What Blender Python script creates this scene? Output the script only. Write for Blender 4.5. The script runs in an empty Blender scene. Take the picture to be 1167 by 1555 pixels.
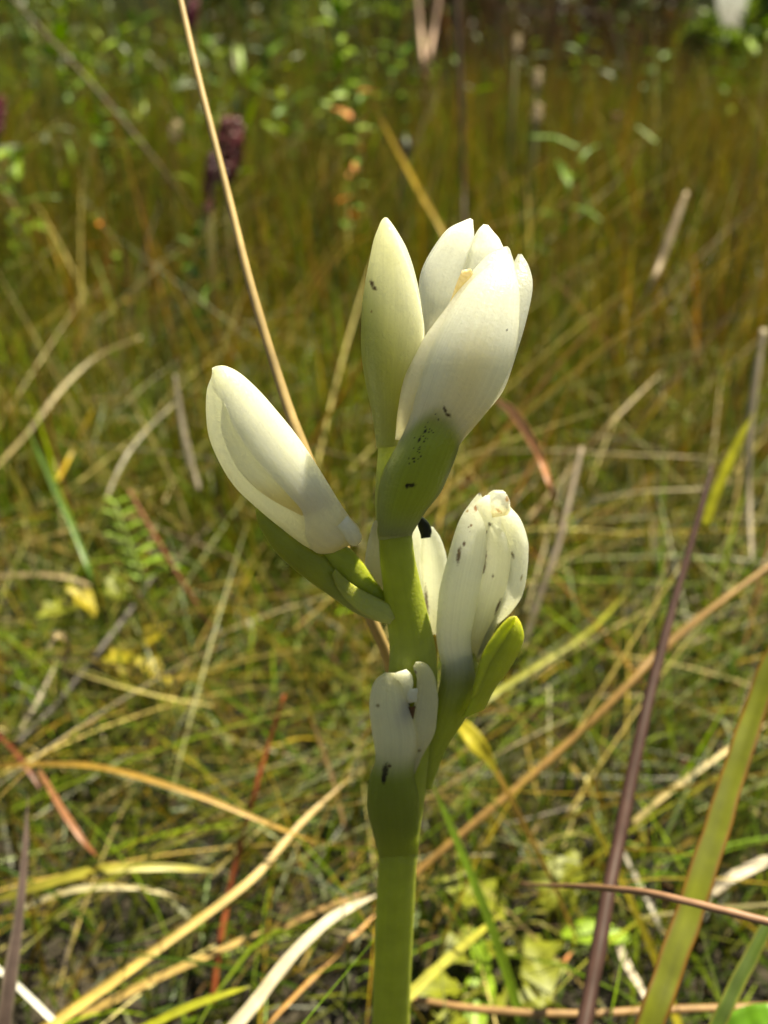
import bpy, math, random
import numpy as np
from mathutils import Vector, noise as mnoise

random.seed(7)
rng = np.random.default_rng(11)
sc = bpy.context.scene
COL = sc.collection
V = lambda *a: np.array(a, float)

# ------------------------------------------------------------------ camera
CAM_H, PITCH, FOC = 0.240, math.radians(26.7), 1462.0      # metres, down tilt, focal length in photo pixels
CX, CY = 583.5, 777.5
cd = bpy.data.cameras.new('camera'); cam = bpy.data.objects.new('camera', cd); COL.objects.link(cam)
cam.location = (0, 0, CAM_H); cam.rotation_euler = (math.pi / 2 - PITCH, 0, 0)
cd.sensor_fit = 'VERTICAL'; cd.sensor_height = 24.0; cd.lens = 12.0 / (777.5 / FOC)
cd.clip_start = 0.01; cd.clip_end = 2000
cd.dof.use_dof = True; cd.dof.focus_distance = 0.1135; cd.dof.aperture_fstop = 14.0
sc.camera = cam
# ------------------------------------------------------------------ sky, sun, exposure
SUN_EL, SUN_AZ = math.radians(68), math.radians(56)         # azimuth from +Y (away from camera) towards +X (right)
w = bpy.data.worlds.new('World'); sc.world = w; w.use_nodes = True
nt = w.node_tree; nt.nodes.clear()
sky = nt.nodes.new('ShaderNodeTexSky'); sky.sky_type = 'NISHITA'; sky.sun_disc = False
sky.sun_elevation = SUN_EL; sky.sun_rotation = SUN_AZ; sky.dust_density = 1.2; sky.ozone_density = 0.4; sky.air_density = 0.8
bg = nt.nodes.new('ShaderNodeBackground'); bg.inputs[1].default_value = 0.05
wo = nt.nodes.new('ShaderNodeOutputWorld')
nt.links.new(sky.outputs[0], bg.inputs[0]); nt.links.new(bg.outputs[0], wo.inputs[0])
ld = bpy.data.lights.new('sun', 'SUN'); ld.energy = 5.0; ld.angle = math.radians(0.55); ld.color = (1.0, 0.965, 0.87)
sun = bpy.data.objects.new('sun', ld); COL.objects.link(sun)
sdir = Vector((math.cos(SUN_EL) * math.sin(SUN_AZ), math.cos(SUN_EL) * math.cos(SUN_AZ), math.sin(SUN_EL)))
sun.rotation_euler = sdir.to_track_quat('Z', 'Y').to_euler(); sun.location = (2, 2, 4)
sc.view_settings.view_transform = 'Standard'; sc.view_settings.look = 'None'
sc.view_settings.gamma = 1.0; sc.view_settings.use_curve_mapping = False
sc.view_settings.exposure = 1.38
sc.view_settings.use_white_balance = True; sc.view_settings.white_balance_temperature = 7800; sc.view_settings.white_balance_tint = 1   # the photograph is balanced warm
sc.render.engine = 'CYCLES'
sc.cycles.max_bounces = 10; sc.cycles.diffuse_bounces = 5; sc.cycles.transmission_bounces = 6
sc.cycles.transparent_max_bounces = 4; sc.cycles.use_denoising = True
sc.cycles.sample_clamp_indirect = 6.0

# ------------------------------------------------------------------ picture point -> place
Fv = V(0, math.cos(PITCH), -math.sin(PITCH)); Uv = V(0, math.sin(PITCH), math.cos(PITCH)); Rv = V(1, 0, 0)
C0 = V(0, 0, CAM_H)
def P(x, y, d):
    return C0 + d * (Fv + Rv * ((x - CX) / FOC) + Uv * ((CY - y) / FOC))
def depth_at_height(x, y, z):
    r = Fv + Rv * ((x - CX) / FOC) + Uv * ((CY - y) / FOC)
    return (z - CAM_H) / r[2]
def PZ(x, y, v):
    """v under 0.12: height above the ground; otherwise distance from the camera"""
    d = depth_at_height(x, y, v) if v < 0.12 else v
    return P(x, y, d), d
STEM_Y = 0.107
def D(y):                                                   # distance of the upright orchid axis at picture row y
    a = PITCH + math.atan((y - CY) / FOC)
    return STEM_Y * math.cos(PITCH) + STEM_Y * math.tan(a) * math.sin(PITCH)

# ------------------------------------------------------------------ helpers
def srgb(r, g, b):
    f = lambda c: (c / 255 / 12.92) if c / 255 <= 0.04045 else ((c / 255 + 0.055) / 1.055) ** 2.4
    return np.array([f(r), f(g), f(b)])
def catmull(rows, n):
    r = np.asarray(rows, float); m = len(r)
    if m == 2:
        t = np.linspace(0, 1, n)[:, None]; return r[0] * (1 - t) + r[1] * t
    ext = np.vstack([2 * r[0] - r[1], r, 2 * r[-1] - r[-2]])
    seg = np.linalg.norm(np.diff(r[:, :2], axis=0), axis=1) + 1e-6
    s = np.concatenate([[0], np.cumsum(seg)]); q = np.linspace(0, s[-1], n)
    i = np.clip(np.searchsorted(s, q, side='right') - 1, 0, m - 2); t = ((q - s[i]) / seg[i])[:, None]
    p0, p1, p2, p3 = ext[i], ext[i + 1], ext[i + 2], ext[i + 3]
    return 0.5 * (2 * p1 + (p2 - p0) * t + (2 * p0 - 5 * p1 + 4 * p2 - p3) * t ** 2 + (3 * p1 - p0 - 3 * p2 + p3) * t ** 3)
def link(name, me, mat, parent=None, origin=None):
    o = bpy.data.objects.new(name, me); COL.objects.link(o)
    if mat: me.materials.append(mat)
    if parent is not None: o.parent = parent
    return o
def world_loc(o):
    p = V(*o.location)
    return p + world_loc(o.parent) if o.parent else p
def mesh_obj(name, verts, faces, mat, parent=None, col=None, smooth=True, origin=None):
    verts = np.asarray(verts, float)
    if origin is None: origin = verts.mean(axis=0)
    me = bpy.data.meshes.new(name); me.from_pydata((verts - origin).tolist(), [], [list(map(int, f)) for f in faces])
    if smooth: me.polygons.foreach_set('use_smooth', [True] * len(me.polygons))
    if col is not None: set_col(me, col)
    me.update()
    o = link(name, me, mat, parent)
    o.location = tuple(origin - world_loc(parent)) if parent is not None else tuple(origin)
    return o
def set_col(me, col):
    at = me.color_attributes.new('Col', 'FLOAT_COLOR', 'POINT')
    c = np.ones((len(me.vertices), 4), np.float32); c[:, :3] = np.clip(col, 0, 1)
    at.data.foreach_set('color', c.ravel())
def empty(name, loc, parent=None):
    o = bpy.data.objects.new(name, None); COL.objects.link(o); o.empty_display_size = 0.01
    if parent is not None:
        o.parent = parent; o.location = tuple(V(*loc) - world_loc(parent))
    else: o.location = tuple(loc)
    return o
def tag(o, label=None, cat=None, group=None, kind=None):
    if label: o['label'] = label
    if cat: o['category'] = cat
    if group: o['group'] = group
    if kind: o['kind'] = kind
    return o
def grid_faces(nr, nc, wrap=False, off=0):
    f = []
    for i in range(nr - 1):
        for j in range(nc if wrap else nc - 1):
            k = (j + 1) % nc
            f.append((off + i * nc + j, off + i * nc + k, off + (i + 1) * nc + k, off + (i + 1) * nc + j))
    return f

# ------------------------------------------------------------------ materials
def new_mat(name):
    m = bpy.data.materials.new(name); m.use_nodes = True
    n = m.node_tree; n.nodes.clear(); return m, n
def N(n, t, **kw):
    x = n.nodes.new(t)
    for k, v in kw.items():
        if k in x.inputs: x.inputs[k].default_value = v
        else: setattr(x, k, v)
    return x
def plant_skin(name, sss, radius, rough, spec, bump=0.3, bscale=1800, mott=0.10, transl=0.0):
    m, n = new_mat(name)
    out = N(n, 'ShaderNodeOutputMaterial'); b = N(n, 'ShaderNodeBsdfPrincipled')
    a = N(n, 'ShaderNodeAttribute', attribute_name='Col'); tc = N(n, 'ShaderNodeTexCoord')
    no = N(n, 'ShaderNodeTexNoise', Scale=bscale, Detail=2.0); n.links.new(tc.outputs['Object'], no.inputs['Vector'])
    n2 = N(n, 'ShaderNodeTexNoise', Scale=260.0, Detail=3.0); n.links.new(tc.outputs['Object'], n2.inputs['Vector'])
    mr = N(n, 'ShaderNodeMapRange'); mr.inputs['To Min'].default_value = 1 - mott; mr.inputs['To Max'].default_value = 1 + mott
    n.links.new(n2.outputs['Fac'], mr.inputs['Value'])
    mx = N(n, 'ShaderNodeVectorMath', operation='SCALE'); n.links.new(a.outputs['Color'], mx.inputs[0]); n.links.new(mr.outputs[0], mx.inputs['Scale'])
    n.links.new(mx.outputs[0], b.inputs['Base Color'])
    b.inputs['Roughness'].default_value = rough; b.inputs['Specular IOR Level'].default_value = spec
    b.subsurface_method = 'RANDOM_WALK'
    b.inputs['Subsurface Weight'].default_value = 1.0; b.inputs['Subsurface Radius'].default_value = radius
    b.inputs['Subsurface Scale'].default_value = sss
    bp = N(n, 'ShaderNodeBump', Strength=bump, Distance=0.0002)
    n.links.new(no.outputs['Fac'], bp.inputs['Height']); n.links.new(bp.outputs[0], b.inputs['Normal'])
    if transl:
        tr = N(n, 'ShaderNodeBsdfTranslucent'); wm = N(n, 'ShaderNodeVectorMath', operation='MULTIPLY'); wm.inputs[1].default_value = (1.02, 1.015, 0.94)
        n.links.new(mx.outputs[0], wm.inputs[0]); n.links.new(wm.outputs[0], tr.inputs[0]); n.links.new(bp.outputs[0], tr.inputs['Normal'])
        ms = N(n, 'ShaderNodeMixShader'); ms.inputs[0].default_value = transl
        n.links.new(b.outputs[0], ms.inputs[1]); n.links.new(tr.outputs[0], ms.inputs[2]); n.links.new(ms.outputs[0], out.inputs[0])
    else: n.links.new(b.outputs[0], out.inputs[0])
    return m
def leafy(name, trans=0.4, gloss=0.06, rough=0.5, vary=0.25, scale=300.0):
    m, n = new_mat(name)
    out = N(n, 'ShaderNodeOutputMaterial')
    a = N(n, 'ShaderNodeAttribute', attribute_name='Col'); tc = N(n, 'ShaderNodeTexCoord')
    no = N(n, 'ShaderNodeTexNoise', Scale=scale, Detail=3.0); n.links.new(tc.outputs['Object'], no.inputs['Vector'])
    mr = N(n, 'ShaderNodeMapRange'); mr.inputs['To Min'].default_value = 1 - vary; mr.inputs['To Max'].default_value = 1 + vary
    n.links.new(no.outputs['Fac'], mr.inputs['Value'])
    mx = N(n, 'ShaderNodeVectorMath', operation='SCALE'); n.links.new(a.outputs['Color'], mx.inputs[0]); n.links.new(mr.outputs[0], mx.inputs['Scale'])
    d = N(n, 'ShaderNodeBsdfDiffuse'); t = N(n, 'ShaderNodeBsdfTranslucent'); g = N(n, 'ShaderNodeBsdfGlossy', Roughness=rough)
    n.links.new(mx.outputs[0], d.inputs[0])
    wm = N(n, 'ShaderNodeVectorMath', operation='MULTIPLY'); wm.inputs[1].default_value = (1.25, 1.2, 0.7)
    n.links.new(mx.outputs[0], wm.inputs[0]); n.links.new(wm.outputs[0], t.inputs[0])
    g.inputs[0].default_value = (1, 1, 1, 1)
    m1 = N(n, 'ShaderNodeMixShader'); m1.inputs[0].default_value = trans
    n.links.new(d.outputs[0], m1.inputs[1]); n.links.new(t.outputs[0], m1.inputs[2])
    m2 = N(n, 'ShaderNodeMixShader'); m2.inputs[0].default_value = gloss
    n.links.new(m1.outputs[0], m2.inputs[1]); n.links.new(g.outputs[0], m2.inputs[2])
    n.links.new(m2.outputs[0], out.inputs[0]); return m
M_PETAL = plant_skin('petal', 0.0034, (1.0, 0.97, 0.85), 0.32, 0.65, 0.9, 2400, 0.05, 0.62)
M_GREEN = plant_skin('green_flesh', 0.0014, (0.9, 1.0, 0.2), 0.42, 0.25, 0.5, 2400, 0.28, 0.34)
M_GRASS = leafy('grass_mass', 0.30, 0.025, 0.45, 0.3, 120.0)
M_BLADE = leafy('grass_blade', 0.34, 0.025, 0.42, 0.25, 350.0)
M_STRAW = leafy('dry_straw', 0.16, 0.03, 0.5, 0.35, 420.0)
M_STALK = leafy('stalk', 0.04, 0.02, 0.45, 0.35, 420.0)

# ================================================================== setting: ground
def ground():
    r = np.concatenate([np.linspace(0.0, 3.0, 121), np.geomspace(3.1, 400, 40)])
    ang = np.linspace(0, 2 * math.pi, 145)[:-1]
    vs, cs = [], []
    for rr in r:
        for a in ang:
            x, y = rr * math.sin(a), rr * math.cos(a)
            z = 0.0
            if rr < 60:
                z = 0.012 * mnoise.noise((x * 9, y * 9, 0)) + 0.02 * mnoise.noise((x * 1.5, y * 1.5, 3)) * min(1, rr)
            vs.append((x, y, z - 0.008))
    f = grid_faces(len(r), len(ang), True)
    m, n = new_mat('soil'); out = N(n, 'ShaderNodeOutputMaterial'); b = N(n, 'ShaderNodeBsdfPrincipled', Roughness=0.95)
    tc = N(n, 'ShaderNodeTexCoord'); a1 = N(n, 'ShaderNodeTexNoise', Scale=45.0, Detail=6.0); a2 = N(n, 'ShaderNodeTexNoise', Scale=400.0, Detail=4.0)
    for q in (a1, a2): n.links.new(tc.outputs['Object'], q.inputs['Vector'])
    cr = N(n, 'ShaderNodeValToRGB'); e = cr.color_ramp.elements
    e[0].position = 0.35; e[0].color = (0.014, 0.011, 0.007, 1); e[1].position = 0.7; e[1].color = (0.06, 0.045, 0.025, 1)
    n.links.new(a1.outputs['Fac'], cr.inputs[0]); n.links.new(cr.outputs[0], b.inputs['Base Color'])
    bp = N(n, 'ShaderNodeBump', Strength=0.6, Distance=0.004); n.links.new(a2.outputs['Fac'], bp.inputs['Height']); n.links.new(bp.outputs[0], b.inputs['Normal'])
    n.links.new(b.outputs[0], out.inputs[0])
    o = mesh_obj('ground', vs, f, m, origin=V(0, 0, 0)); tag(o, kind='structure')
ground()

def hill():
    vs = []; n = 241
    for k, (yy, hh) in enumerate([(60, -0.5), (72, 0.55), (90, 1.0), (130, 0.9), (190, -0.5)]):
        for i in range(n):
            q = -1.1 + 2.2 * i / (n - 1); dip = 1 - math.exp(-((q - 0.320) / 0.021) ** 4) * 1.05
            z = hh * (9.5 + 1.6 * mnoise.noise((q * 5, 2, 1)) + 0.9 * mnoise.noise((q * 19, 4, k))) * max(dip, -0.1) if hh > 0 else -0.6
            vs.append((q * yy, yy, z))
    m, nn = new_mat('far_hill'); out = N(nn, 'ShaderNodeOutputMaterial'); b = N(nn, 'ShaderNodeBsdfDiffuse')
    tc = N(nn, 'ShaderNodeTexCoord'); no = N(nn, 'ShaderNodeTexNoise', Scale=0.6, Detail=6.0); nn.links.new(tc.outputs['Object'], no.inputs['Vector'])
    cr = N(nn, 'ShaderNodeValToRGB'); e = cr.color_ramp.elements; e[0].position = 0.35; e[0].color = (0.008, 0.010, 0.005, 1); e[1].position = 0.7; e[1].color = (0.022, 0.026, 0.013, 1)
    nn.links.new(no.outputs['Fac'], cr.inputs[0]); nn.links.new(cr.outputs[0], b.inputs['Color']); nn.links.new(b.outputs[0], out.inputs[0])
    o = mesh_obj('hill', vs, grid_faces(5, n), m, origin=V(0, 60, 0)); tag(o, kind='structure')
hill()
# ================================================================== grass mass
def blades(base, heading, length, width, rise, curl, c0, c1, seg=5, twist=None):
    """many blades at once -> verts, faces, colours. rise = start angle above horizontal, curl = how much it bends over"""
    n = len(base); t = np.linspace(0, 1, seg + 1)
    h = np.stack([np.cos(heading), np.sin(heading), np.zeros(n)], 1)
    ang = rise[:, None] - curl[:, None] * t[None, :]
    step = (length / seg)[:, None]
    dx = np.cos(ang) * step; dz = np.sin(ang) * step
    x = np.concatenate([np.zeros((n, 1)), np.cumsum(dx[:, :-1], 1)], 1); z = np.concatenate([np.zeros((n, 1)), np.cumsum(dz[:, :-1], 1)], 1)
    p = base[:, None, :] + h[:, None, :] * x[:, :, None]; p[:, :, 2] += z
    side = np.stack([-np.sin(heading), np.cos(heading), np.zeros(n)], 1)
    if twist is None: twist = rng.uniform(-0.9, 0.9, n)
    nrm = np.stack([-np.sin(ang) * h[:, None, 0], -np.sin(ang) * h[:, None, 1], np.cos(ang)], 2)
    wv = side[:, None, :] * np.cos(twist)[:, None, None] + nrm * np.sin(twist)[:, None, None]
    wd = (width[:, None] * (np.clip(1.0 - t[None, :] ** 2.2, 0.06, 1)) * (0.75 + 0.25 * np.minimum(1, t[None, :] * 5)) * 0.5)[:, :, None]
    v = np.stack([p - wv * wd, p + wv * wd], 2).reshape(-1, 3)
    i0 = (np.arange(n) * (seg + 1) * 2)[:, None] + (np.arange(seg) * 2)[None, :]
    f = np.stack([i0, i0 + 1, i0 + 3, i0 + 2], 2).reshape(-1, 4)
    c = c0[:, None, :] * (1 - t[None, :, None]) + c1[:, None, :] * t[None, :, None]
    c = np.repeat(c[:, :, None, :], 2, 2).reshape(-1, 3)
    return v, f, c
def mass(name, parts, mat, label, cat):
    vs, fs, cs, off = [], [], [], 0
    for v, f, c in parts:
        vs.append(v); fs.append(f + off); cs.append(c); off += len(v)
    v = np.vstack(vs); f = np.vstack(fs); c = np.vstack(cs)
    me = bpy.data.meshes.new(name); me.vertices.add(len(v)); me.vertices.foreach_set('co', v.astype(np.float32).ravel())
    me.loops.add(f.size); me.loops.foreach_set('vertex_index', f.astype(np.int32).ravel())
    me.polygons.add(len(f)); me.polygons.foreach_set('loop_start', np.arange(0, f.size, 4, dtype=np.int32))
    me.update(calc_edges=True); me.polygons.foreach_set('use_smooth', [True] * len(f))
    set_col(me, c); me.update()
    o = link(name, me, mat); tag(o, label, cat, kind='stuff'); return o
def tufts(n, d0, d1, m, spread=0.016, half=0.62, extra=0.05, loose=0.3):
    c = wedge(m, d0, d1, half, extra); b = c[rng.integers(0, m, n)] + np.concatenate([rng.normal(0, 1, (n, 2)), np.zeros((n, 1))], 1) * (spread * (0.6 + c[rng.integers(0, m, n)][:, 1:2] * 0.5))
    u = wedge(n, d0, d1, half, extra); k = rng.uniform(0, 1, n) < loose; b[k] = u[k]; return b
def wedge(n, d0, d1, half=0.62, extra=0.0):
    """ground spots in the seen wedge with a wide margin"""
    y = np.sqrt(rng.uniform(d0 ** 2, d1 ** 2, n)); x = rng.uniform(-1, 1, n) * (half * y + extra)
    return np.stack([x, y, np.zeros(n)], 1)
PAL = {k: np.array([srgb(*c) for c in v]) for k, v in {
    'green': [(70, 92, 22), (88, 110, 24), (60, 82, 20), (104, 120, 30), (50, 72, 22)],
    'olive': [(104, 108, 26), (90, 94, 22), (124, 122, 34), (78, 82, 20)],
    'gold': [(156, 132, 46), (168, 138, 50), (140, 112, 34), (124, 98, 30)],
    'straw': [(196, 172, 112), (178, 150, 92), (206, 188, 140), (160, 132, 80)],
    'grey': [(170, 160, 140), (190, 182, 164), (140, 126, 106)],
    'rust': [(140, 84, 40), (120, 68, 34), (156, 100, 46)],
    'brown': [(74, 50, 34), (88, 62, 44), (60, 42, 34), (96, 72, 52)],
    'lime': [(132, 160, 40), (150, 170, 50), (116, 146, 36)]}.items()}
def pick(n, mix):
    ks = list(mix); pr = np.array([mix[k] for k in ks], float); pr /= pr.sum()
    w_ = rng.choice(len(ks), n, p=pr); out = np.zeros((n, 3))
    for i, k in enumerate(ks):
        s = w_ == i; out[s] = PAL[k][rng.integers(0, len(PAL[k]), s.sum())]
    return out * rng.uniform(0.25, 1.08, (n, 1)) * np.array([0.98, 1.0, 0.70])
def field_noise(b, s, seed):
    return np.array([mnoise.noise((x * s, y * s, seed)) for x, y, _ in b])
U = rng.uniform
def clear_view(b, h):
    """keep blade tops out of the space between the lens and the orchid"""
    lim = CAM_H - b[:, 1] * math.tan(PITCH + math.radians(29.5)) - 0.012
    near = b[:, 1] < 0.165
    return ~near | (h < lim)
# --- low tangled sward close to the orchid
parts = []
b = wedge(21000, 0.03, 0.75, 0.62, 0.12); h = U(0.02, 0.07, len(b)); k = clear_view(b, h); b, h = b[k], h[k]; n = len(b)
c = pick(n, {'green': 3.6, 'olive': 4, 'gold': 1.3, 'lime': 1.8, 'straw': 0.4})
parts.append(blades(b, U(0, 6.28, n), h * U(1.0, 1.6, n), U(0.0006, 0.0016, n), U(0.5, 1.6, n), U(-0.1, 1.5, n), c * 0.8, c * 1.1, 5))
# fine mossy fill
b = wedge(16000, 0.05, 0.6, 0.6, 0.1); n = len(b)
c = pick(n, {'green': 4, 'olive': 3, 'lime': 1.4, 'brown': 1})
b[:, 2] = U(0, 0.012, n)
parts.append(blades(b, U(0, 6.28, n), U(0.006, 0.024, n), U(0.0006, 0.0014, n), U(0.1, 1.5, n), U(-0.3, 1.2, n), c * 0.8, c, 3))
# --- upright fine grass further back
def sway(b): return 0.9 + 0.35 * field_noise(b, 4.0, 2.0)
b = tufts(60000, 0.36, 2.0, 1300); n = len(b)
fn = field_noise(b, 3.0, 5.0); side = b[:, 0] / (b[:, 1] * 0.4)
c = pick(n, {'green': 3.4, 'olive': 4.2, 'gold': 2.6, 'straw': 0.5, 'rust': 0.5, 'brown': 0.6})
g = pick(n, {'green': 4, 'lime': 2.2, 'olive': 2}); mixg = np.clip(0.45 - 0.6 * side + 1.5 * fn, 0, 1)[:, None] * (U(0, 1, (n, 1)) < 0.75)
c = c * (1 - mixg) + g * mixg
c = c * 1.22
L = U(0.08, 0.20, n) * np.clip(0.62 + 0.5 * (b[:, 1] - 0.42), 0.55, 1.0) * sway(b)
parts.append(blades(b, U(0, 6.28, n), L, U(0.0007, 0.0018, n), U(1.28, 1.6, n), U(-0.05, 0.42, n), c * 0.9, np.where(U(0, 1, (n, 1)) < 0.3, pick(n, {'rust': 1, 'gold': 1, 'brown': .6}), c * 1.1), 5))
b = tufts(7500, 0.45, 2.4, 1200, 0.01); n = len(b)
c = pick(n, {'lime': 2.2, 'green': 4, 'gold': 3.0, 'olive': 4, 'rust': 1.0, 'straw': 0.9, 'brown': 1.2}) * 1.12
c = np.where(((b[:, 0:1] / b[:, 1:2] > 0.05) & (U(0, 1, (n, 1)) < 0.25)), pick(n, {'rust': 1, 'gold': 1.5}), c)
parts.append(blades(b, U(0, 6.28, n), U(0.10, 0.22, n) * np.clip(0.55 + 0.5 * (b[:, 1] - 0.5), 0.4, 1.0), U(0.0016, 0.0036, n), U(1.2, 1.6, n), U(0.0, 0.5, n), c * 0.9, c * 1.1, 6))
# --- meadow
b = wedge(30000, 1.9, 6.0, 0.62); n = len(b)
side = b[:, 0] / (b[:, 1] * 0.4); fn = field_noise(b, 1.2, 9.0)
c = pick(n, {'olive': 4, 'gold': 2.4, 'green': 4, 'lime': 1, 'brown': 1.0, 'rust': 0.5}) * 1.12
g = pick(n, {'green': 4, 'lime': 1.8}); br = pick(n, {'brown': 5, 'rust': 0.7, 'olive': 1})
mg = (np.clip(0.5 - 0.7 * side + 1.2 * fn, 0, 1)[:, None] * (U(0, 1, (n, 1)) < 0.8))
mb = np.clip(1.2 - 2.2 * np.abs(side - 0.35), 0, 1)[:, None] * np.clip((b[:, 1:2] - 2.2) / 0.8, 0, 1) * (U(0, 1, (n, 1)) < 0.85)
c = c * (1 - mg) + g * mg; c = c * (1 - mb) + br * mb
L = U(0.12, 0.24, n) * np.clip(0.8 + 0.10 * (b[:, 1] - 2), 0.7, 1.1) * sway(b)
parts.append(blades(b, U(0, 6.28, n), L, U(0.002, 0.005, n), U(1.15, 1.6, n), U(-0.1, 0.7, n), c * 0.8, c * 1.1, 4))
b = wedge(14000, 6.0, 28.0, 0.62); n = len(b)
c = pick(n, {'olive': 3, 'green': 4, 'brown': 2})
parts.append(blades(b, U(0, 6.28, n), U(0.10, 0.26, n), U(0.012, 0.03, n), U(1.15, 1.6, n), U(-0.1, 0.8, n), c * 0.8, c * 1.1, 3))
# --- tall thin flowering culms above the sward
b = wedge(2200, 0.6, 2.0, 0.62); n = len(b)
c = pick(n, {'gold': 3, 'brown': 2, 'olive': 3, 'green': 2, 'rust': 1})
parts.append(blades(b, U(0, 6.28, n), U(0.12, 0.26, n) * np.clip(0.6 + 0.4 * b[:, 1], 0.7, 1.1), U(0.0009, 0.0022, n), U(1.35, 1.6, n), U(-0.05, 0.35, n), c, c, 6))
b = wedge(9000, 2.0, 5.5, 0.62); n = len(b); side = b[:, 0] / (b[:, 1] * 0.4)
c = pick(n, {'olive': 3, 'green': 4, 'gold': 1.5, 'brown': 1.5}); br = pick(n, {'brown': 6, 'rust': 0.6, 'green': 0.5}) * 0.8
mb = (U(0, 1, n) < np.clip(1.5 - 2.4 * np.abs(side - 0.35), 0.1, 0.95))[:, None]
c = np.where(mb, br, c)
gap = np.clip(np.abs(b[:, 0] / b[:, 1] - 0.33) / 0.06, 0.35, 1)
parts.append(blades(b, U(0, 6.28, n), U(0.16, 0.40, n) * gap, U(0.003, 0.008, n), U(1.2, 1.6, n), U(-0.05, 0.5, n), c, c, 5))
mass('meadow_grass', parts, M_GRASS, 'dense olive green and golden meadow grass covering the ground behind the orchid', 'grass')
# --- broad leaved herbs mixed into the meadow, denser on the left
b = wedge(8500, 0.8, 3.6, 0.62); side = b[:, 0] / (b[:, 1] * 0.4)
keep = U(0, 1, len(b)) < np.clip(0.24 - 0.5 * side + 0.9 * field_noise(b, 2.2, 14.0) + 0.25 * (side > 0.9), 0.015, 0.8); b = b[keep]; n = len(b)
b[:, 2] = U(0.06, 0.17, n) + 0.028 * b[:, 1]
c = pick(n, {'lime': 3, 'green': 5, 'olive': 1})
v_, f_, c_ = blades(b, U(0, 6.28, n), U(0.018, 0.042, n), U(0.003, 0.0075, n), U(-0.2, 1.5, n), U(0.0, 1.3, n), c * 0.9, c * 1.1, 4)
sb = b.copy(); sb[:, 2] = 0; cs = pick(n, {'green': 3, 'brown': 1})
parts_h = [(v_, f_, c_), blades(sb, U(0, 6.28, n), b[:, 2] * 1.02, np.full(n, 0.0016), np.full(n, 1.55), np.full(n, 0.02), cs, cs, 3)]
mass('undergrowth', parts_h, M_GRASS, 'broad leaved green herbs growing through the meadow grass', 'undergrowth')
# --- dead litter lying in the sward
parts = []
b = wedge(900, 0.04, 0.8, 0.62, 0.12); n = len(b); b[:, 2] = U(0.004, 0.05, n); k = clear_view(b, b[:, 2] + 0.02); b = b[k]; n = len(b)
c = pick(n, {'straw': 2.6, 'gold': 2.5, 'grey': 1.2, 'brown': 1.4, 'rust': 0.3, 'olive': 3})
parts.append(blades(b, U(0, 6.28, n), U(0.02, 0.09, n), U(0.0005, 0.0013, n), U(-0.15, 0.45, n), U(-0.2, 0.6, n), c, c * U(0.8, 1.1, (n, 1)), 5))
b = wedge(1000, 0.5, 2.2, 0.62); n = len(b); b[:, 2] = U(0.0, 0.05, n)
c = pick(n, {'straw': 2.5, 'gold': 3, 'grey': 1.4, 'brown': 2, 'rust': 1.5})
parts.append(blades(b, U(0, 6.28, n), U(0.05, 0.15, n), U(0.0008, 0.002, n), U(0.5, 1.4, n), U(-0.2, 0.8, n), c, c, 5))
# fine crossing strands, many of them leaning to the right
b = wedge(5200, 0.05, 0.75, 0.62, 0.12); n = len(b); b[:, 2] = U(0.0, 0.045, n); k = clear_view(b, b[:, 2] + 0.03); b = b[k]; n = len(b)
c = pick(n, {'straw': 2.2, 'gold': 3, 'olive': 4, 'lime': 1, 'brown': 1.2, 'rust': 0.6})
parts.append(blades(b, np.where(U(0, 1, n) < 0.5, rng.normal(0.5, 0.6, n), U(0, 6.28, n)), U(0.04, 0.13, n), U(0.0003, 0.0009, n), U(-0.1, 0.8, n), U(-0.2, 0.7, n), c, c, 6))
b = wedge(1500, 0.36, 1.4, 0.62); n = len(b); b[:, 2] = U(0.0, 0.06, n)
c = pick(n, {'straw': 2.5, 'gold': 3, 'brown': 1.5, 'olive': 2, 'rust': 0.6})
parts.append(blades(b, np.where(U(0, 1, n) < 0.55, rng.normal(0.3, 0.5, n), U(0, 6.28, n)), U(0.10, 0.24, n), U(0.0006, 0.0014, n), U(0.15, 1.2, n), U(-0.1, 0.5, n), c, c, 6))
mass('grass_litter', parts, M_STRAW, 'tangle of dead tan and grey straw lying through the grass', 'dead grass')

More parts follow.
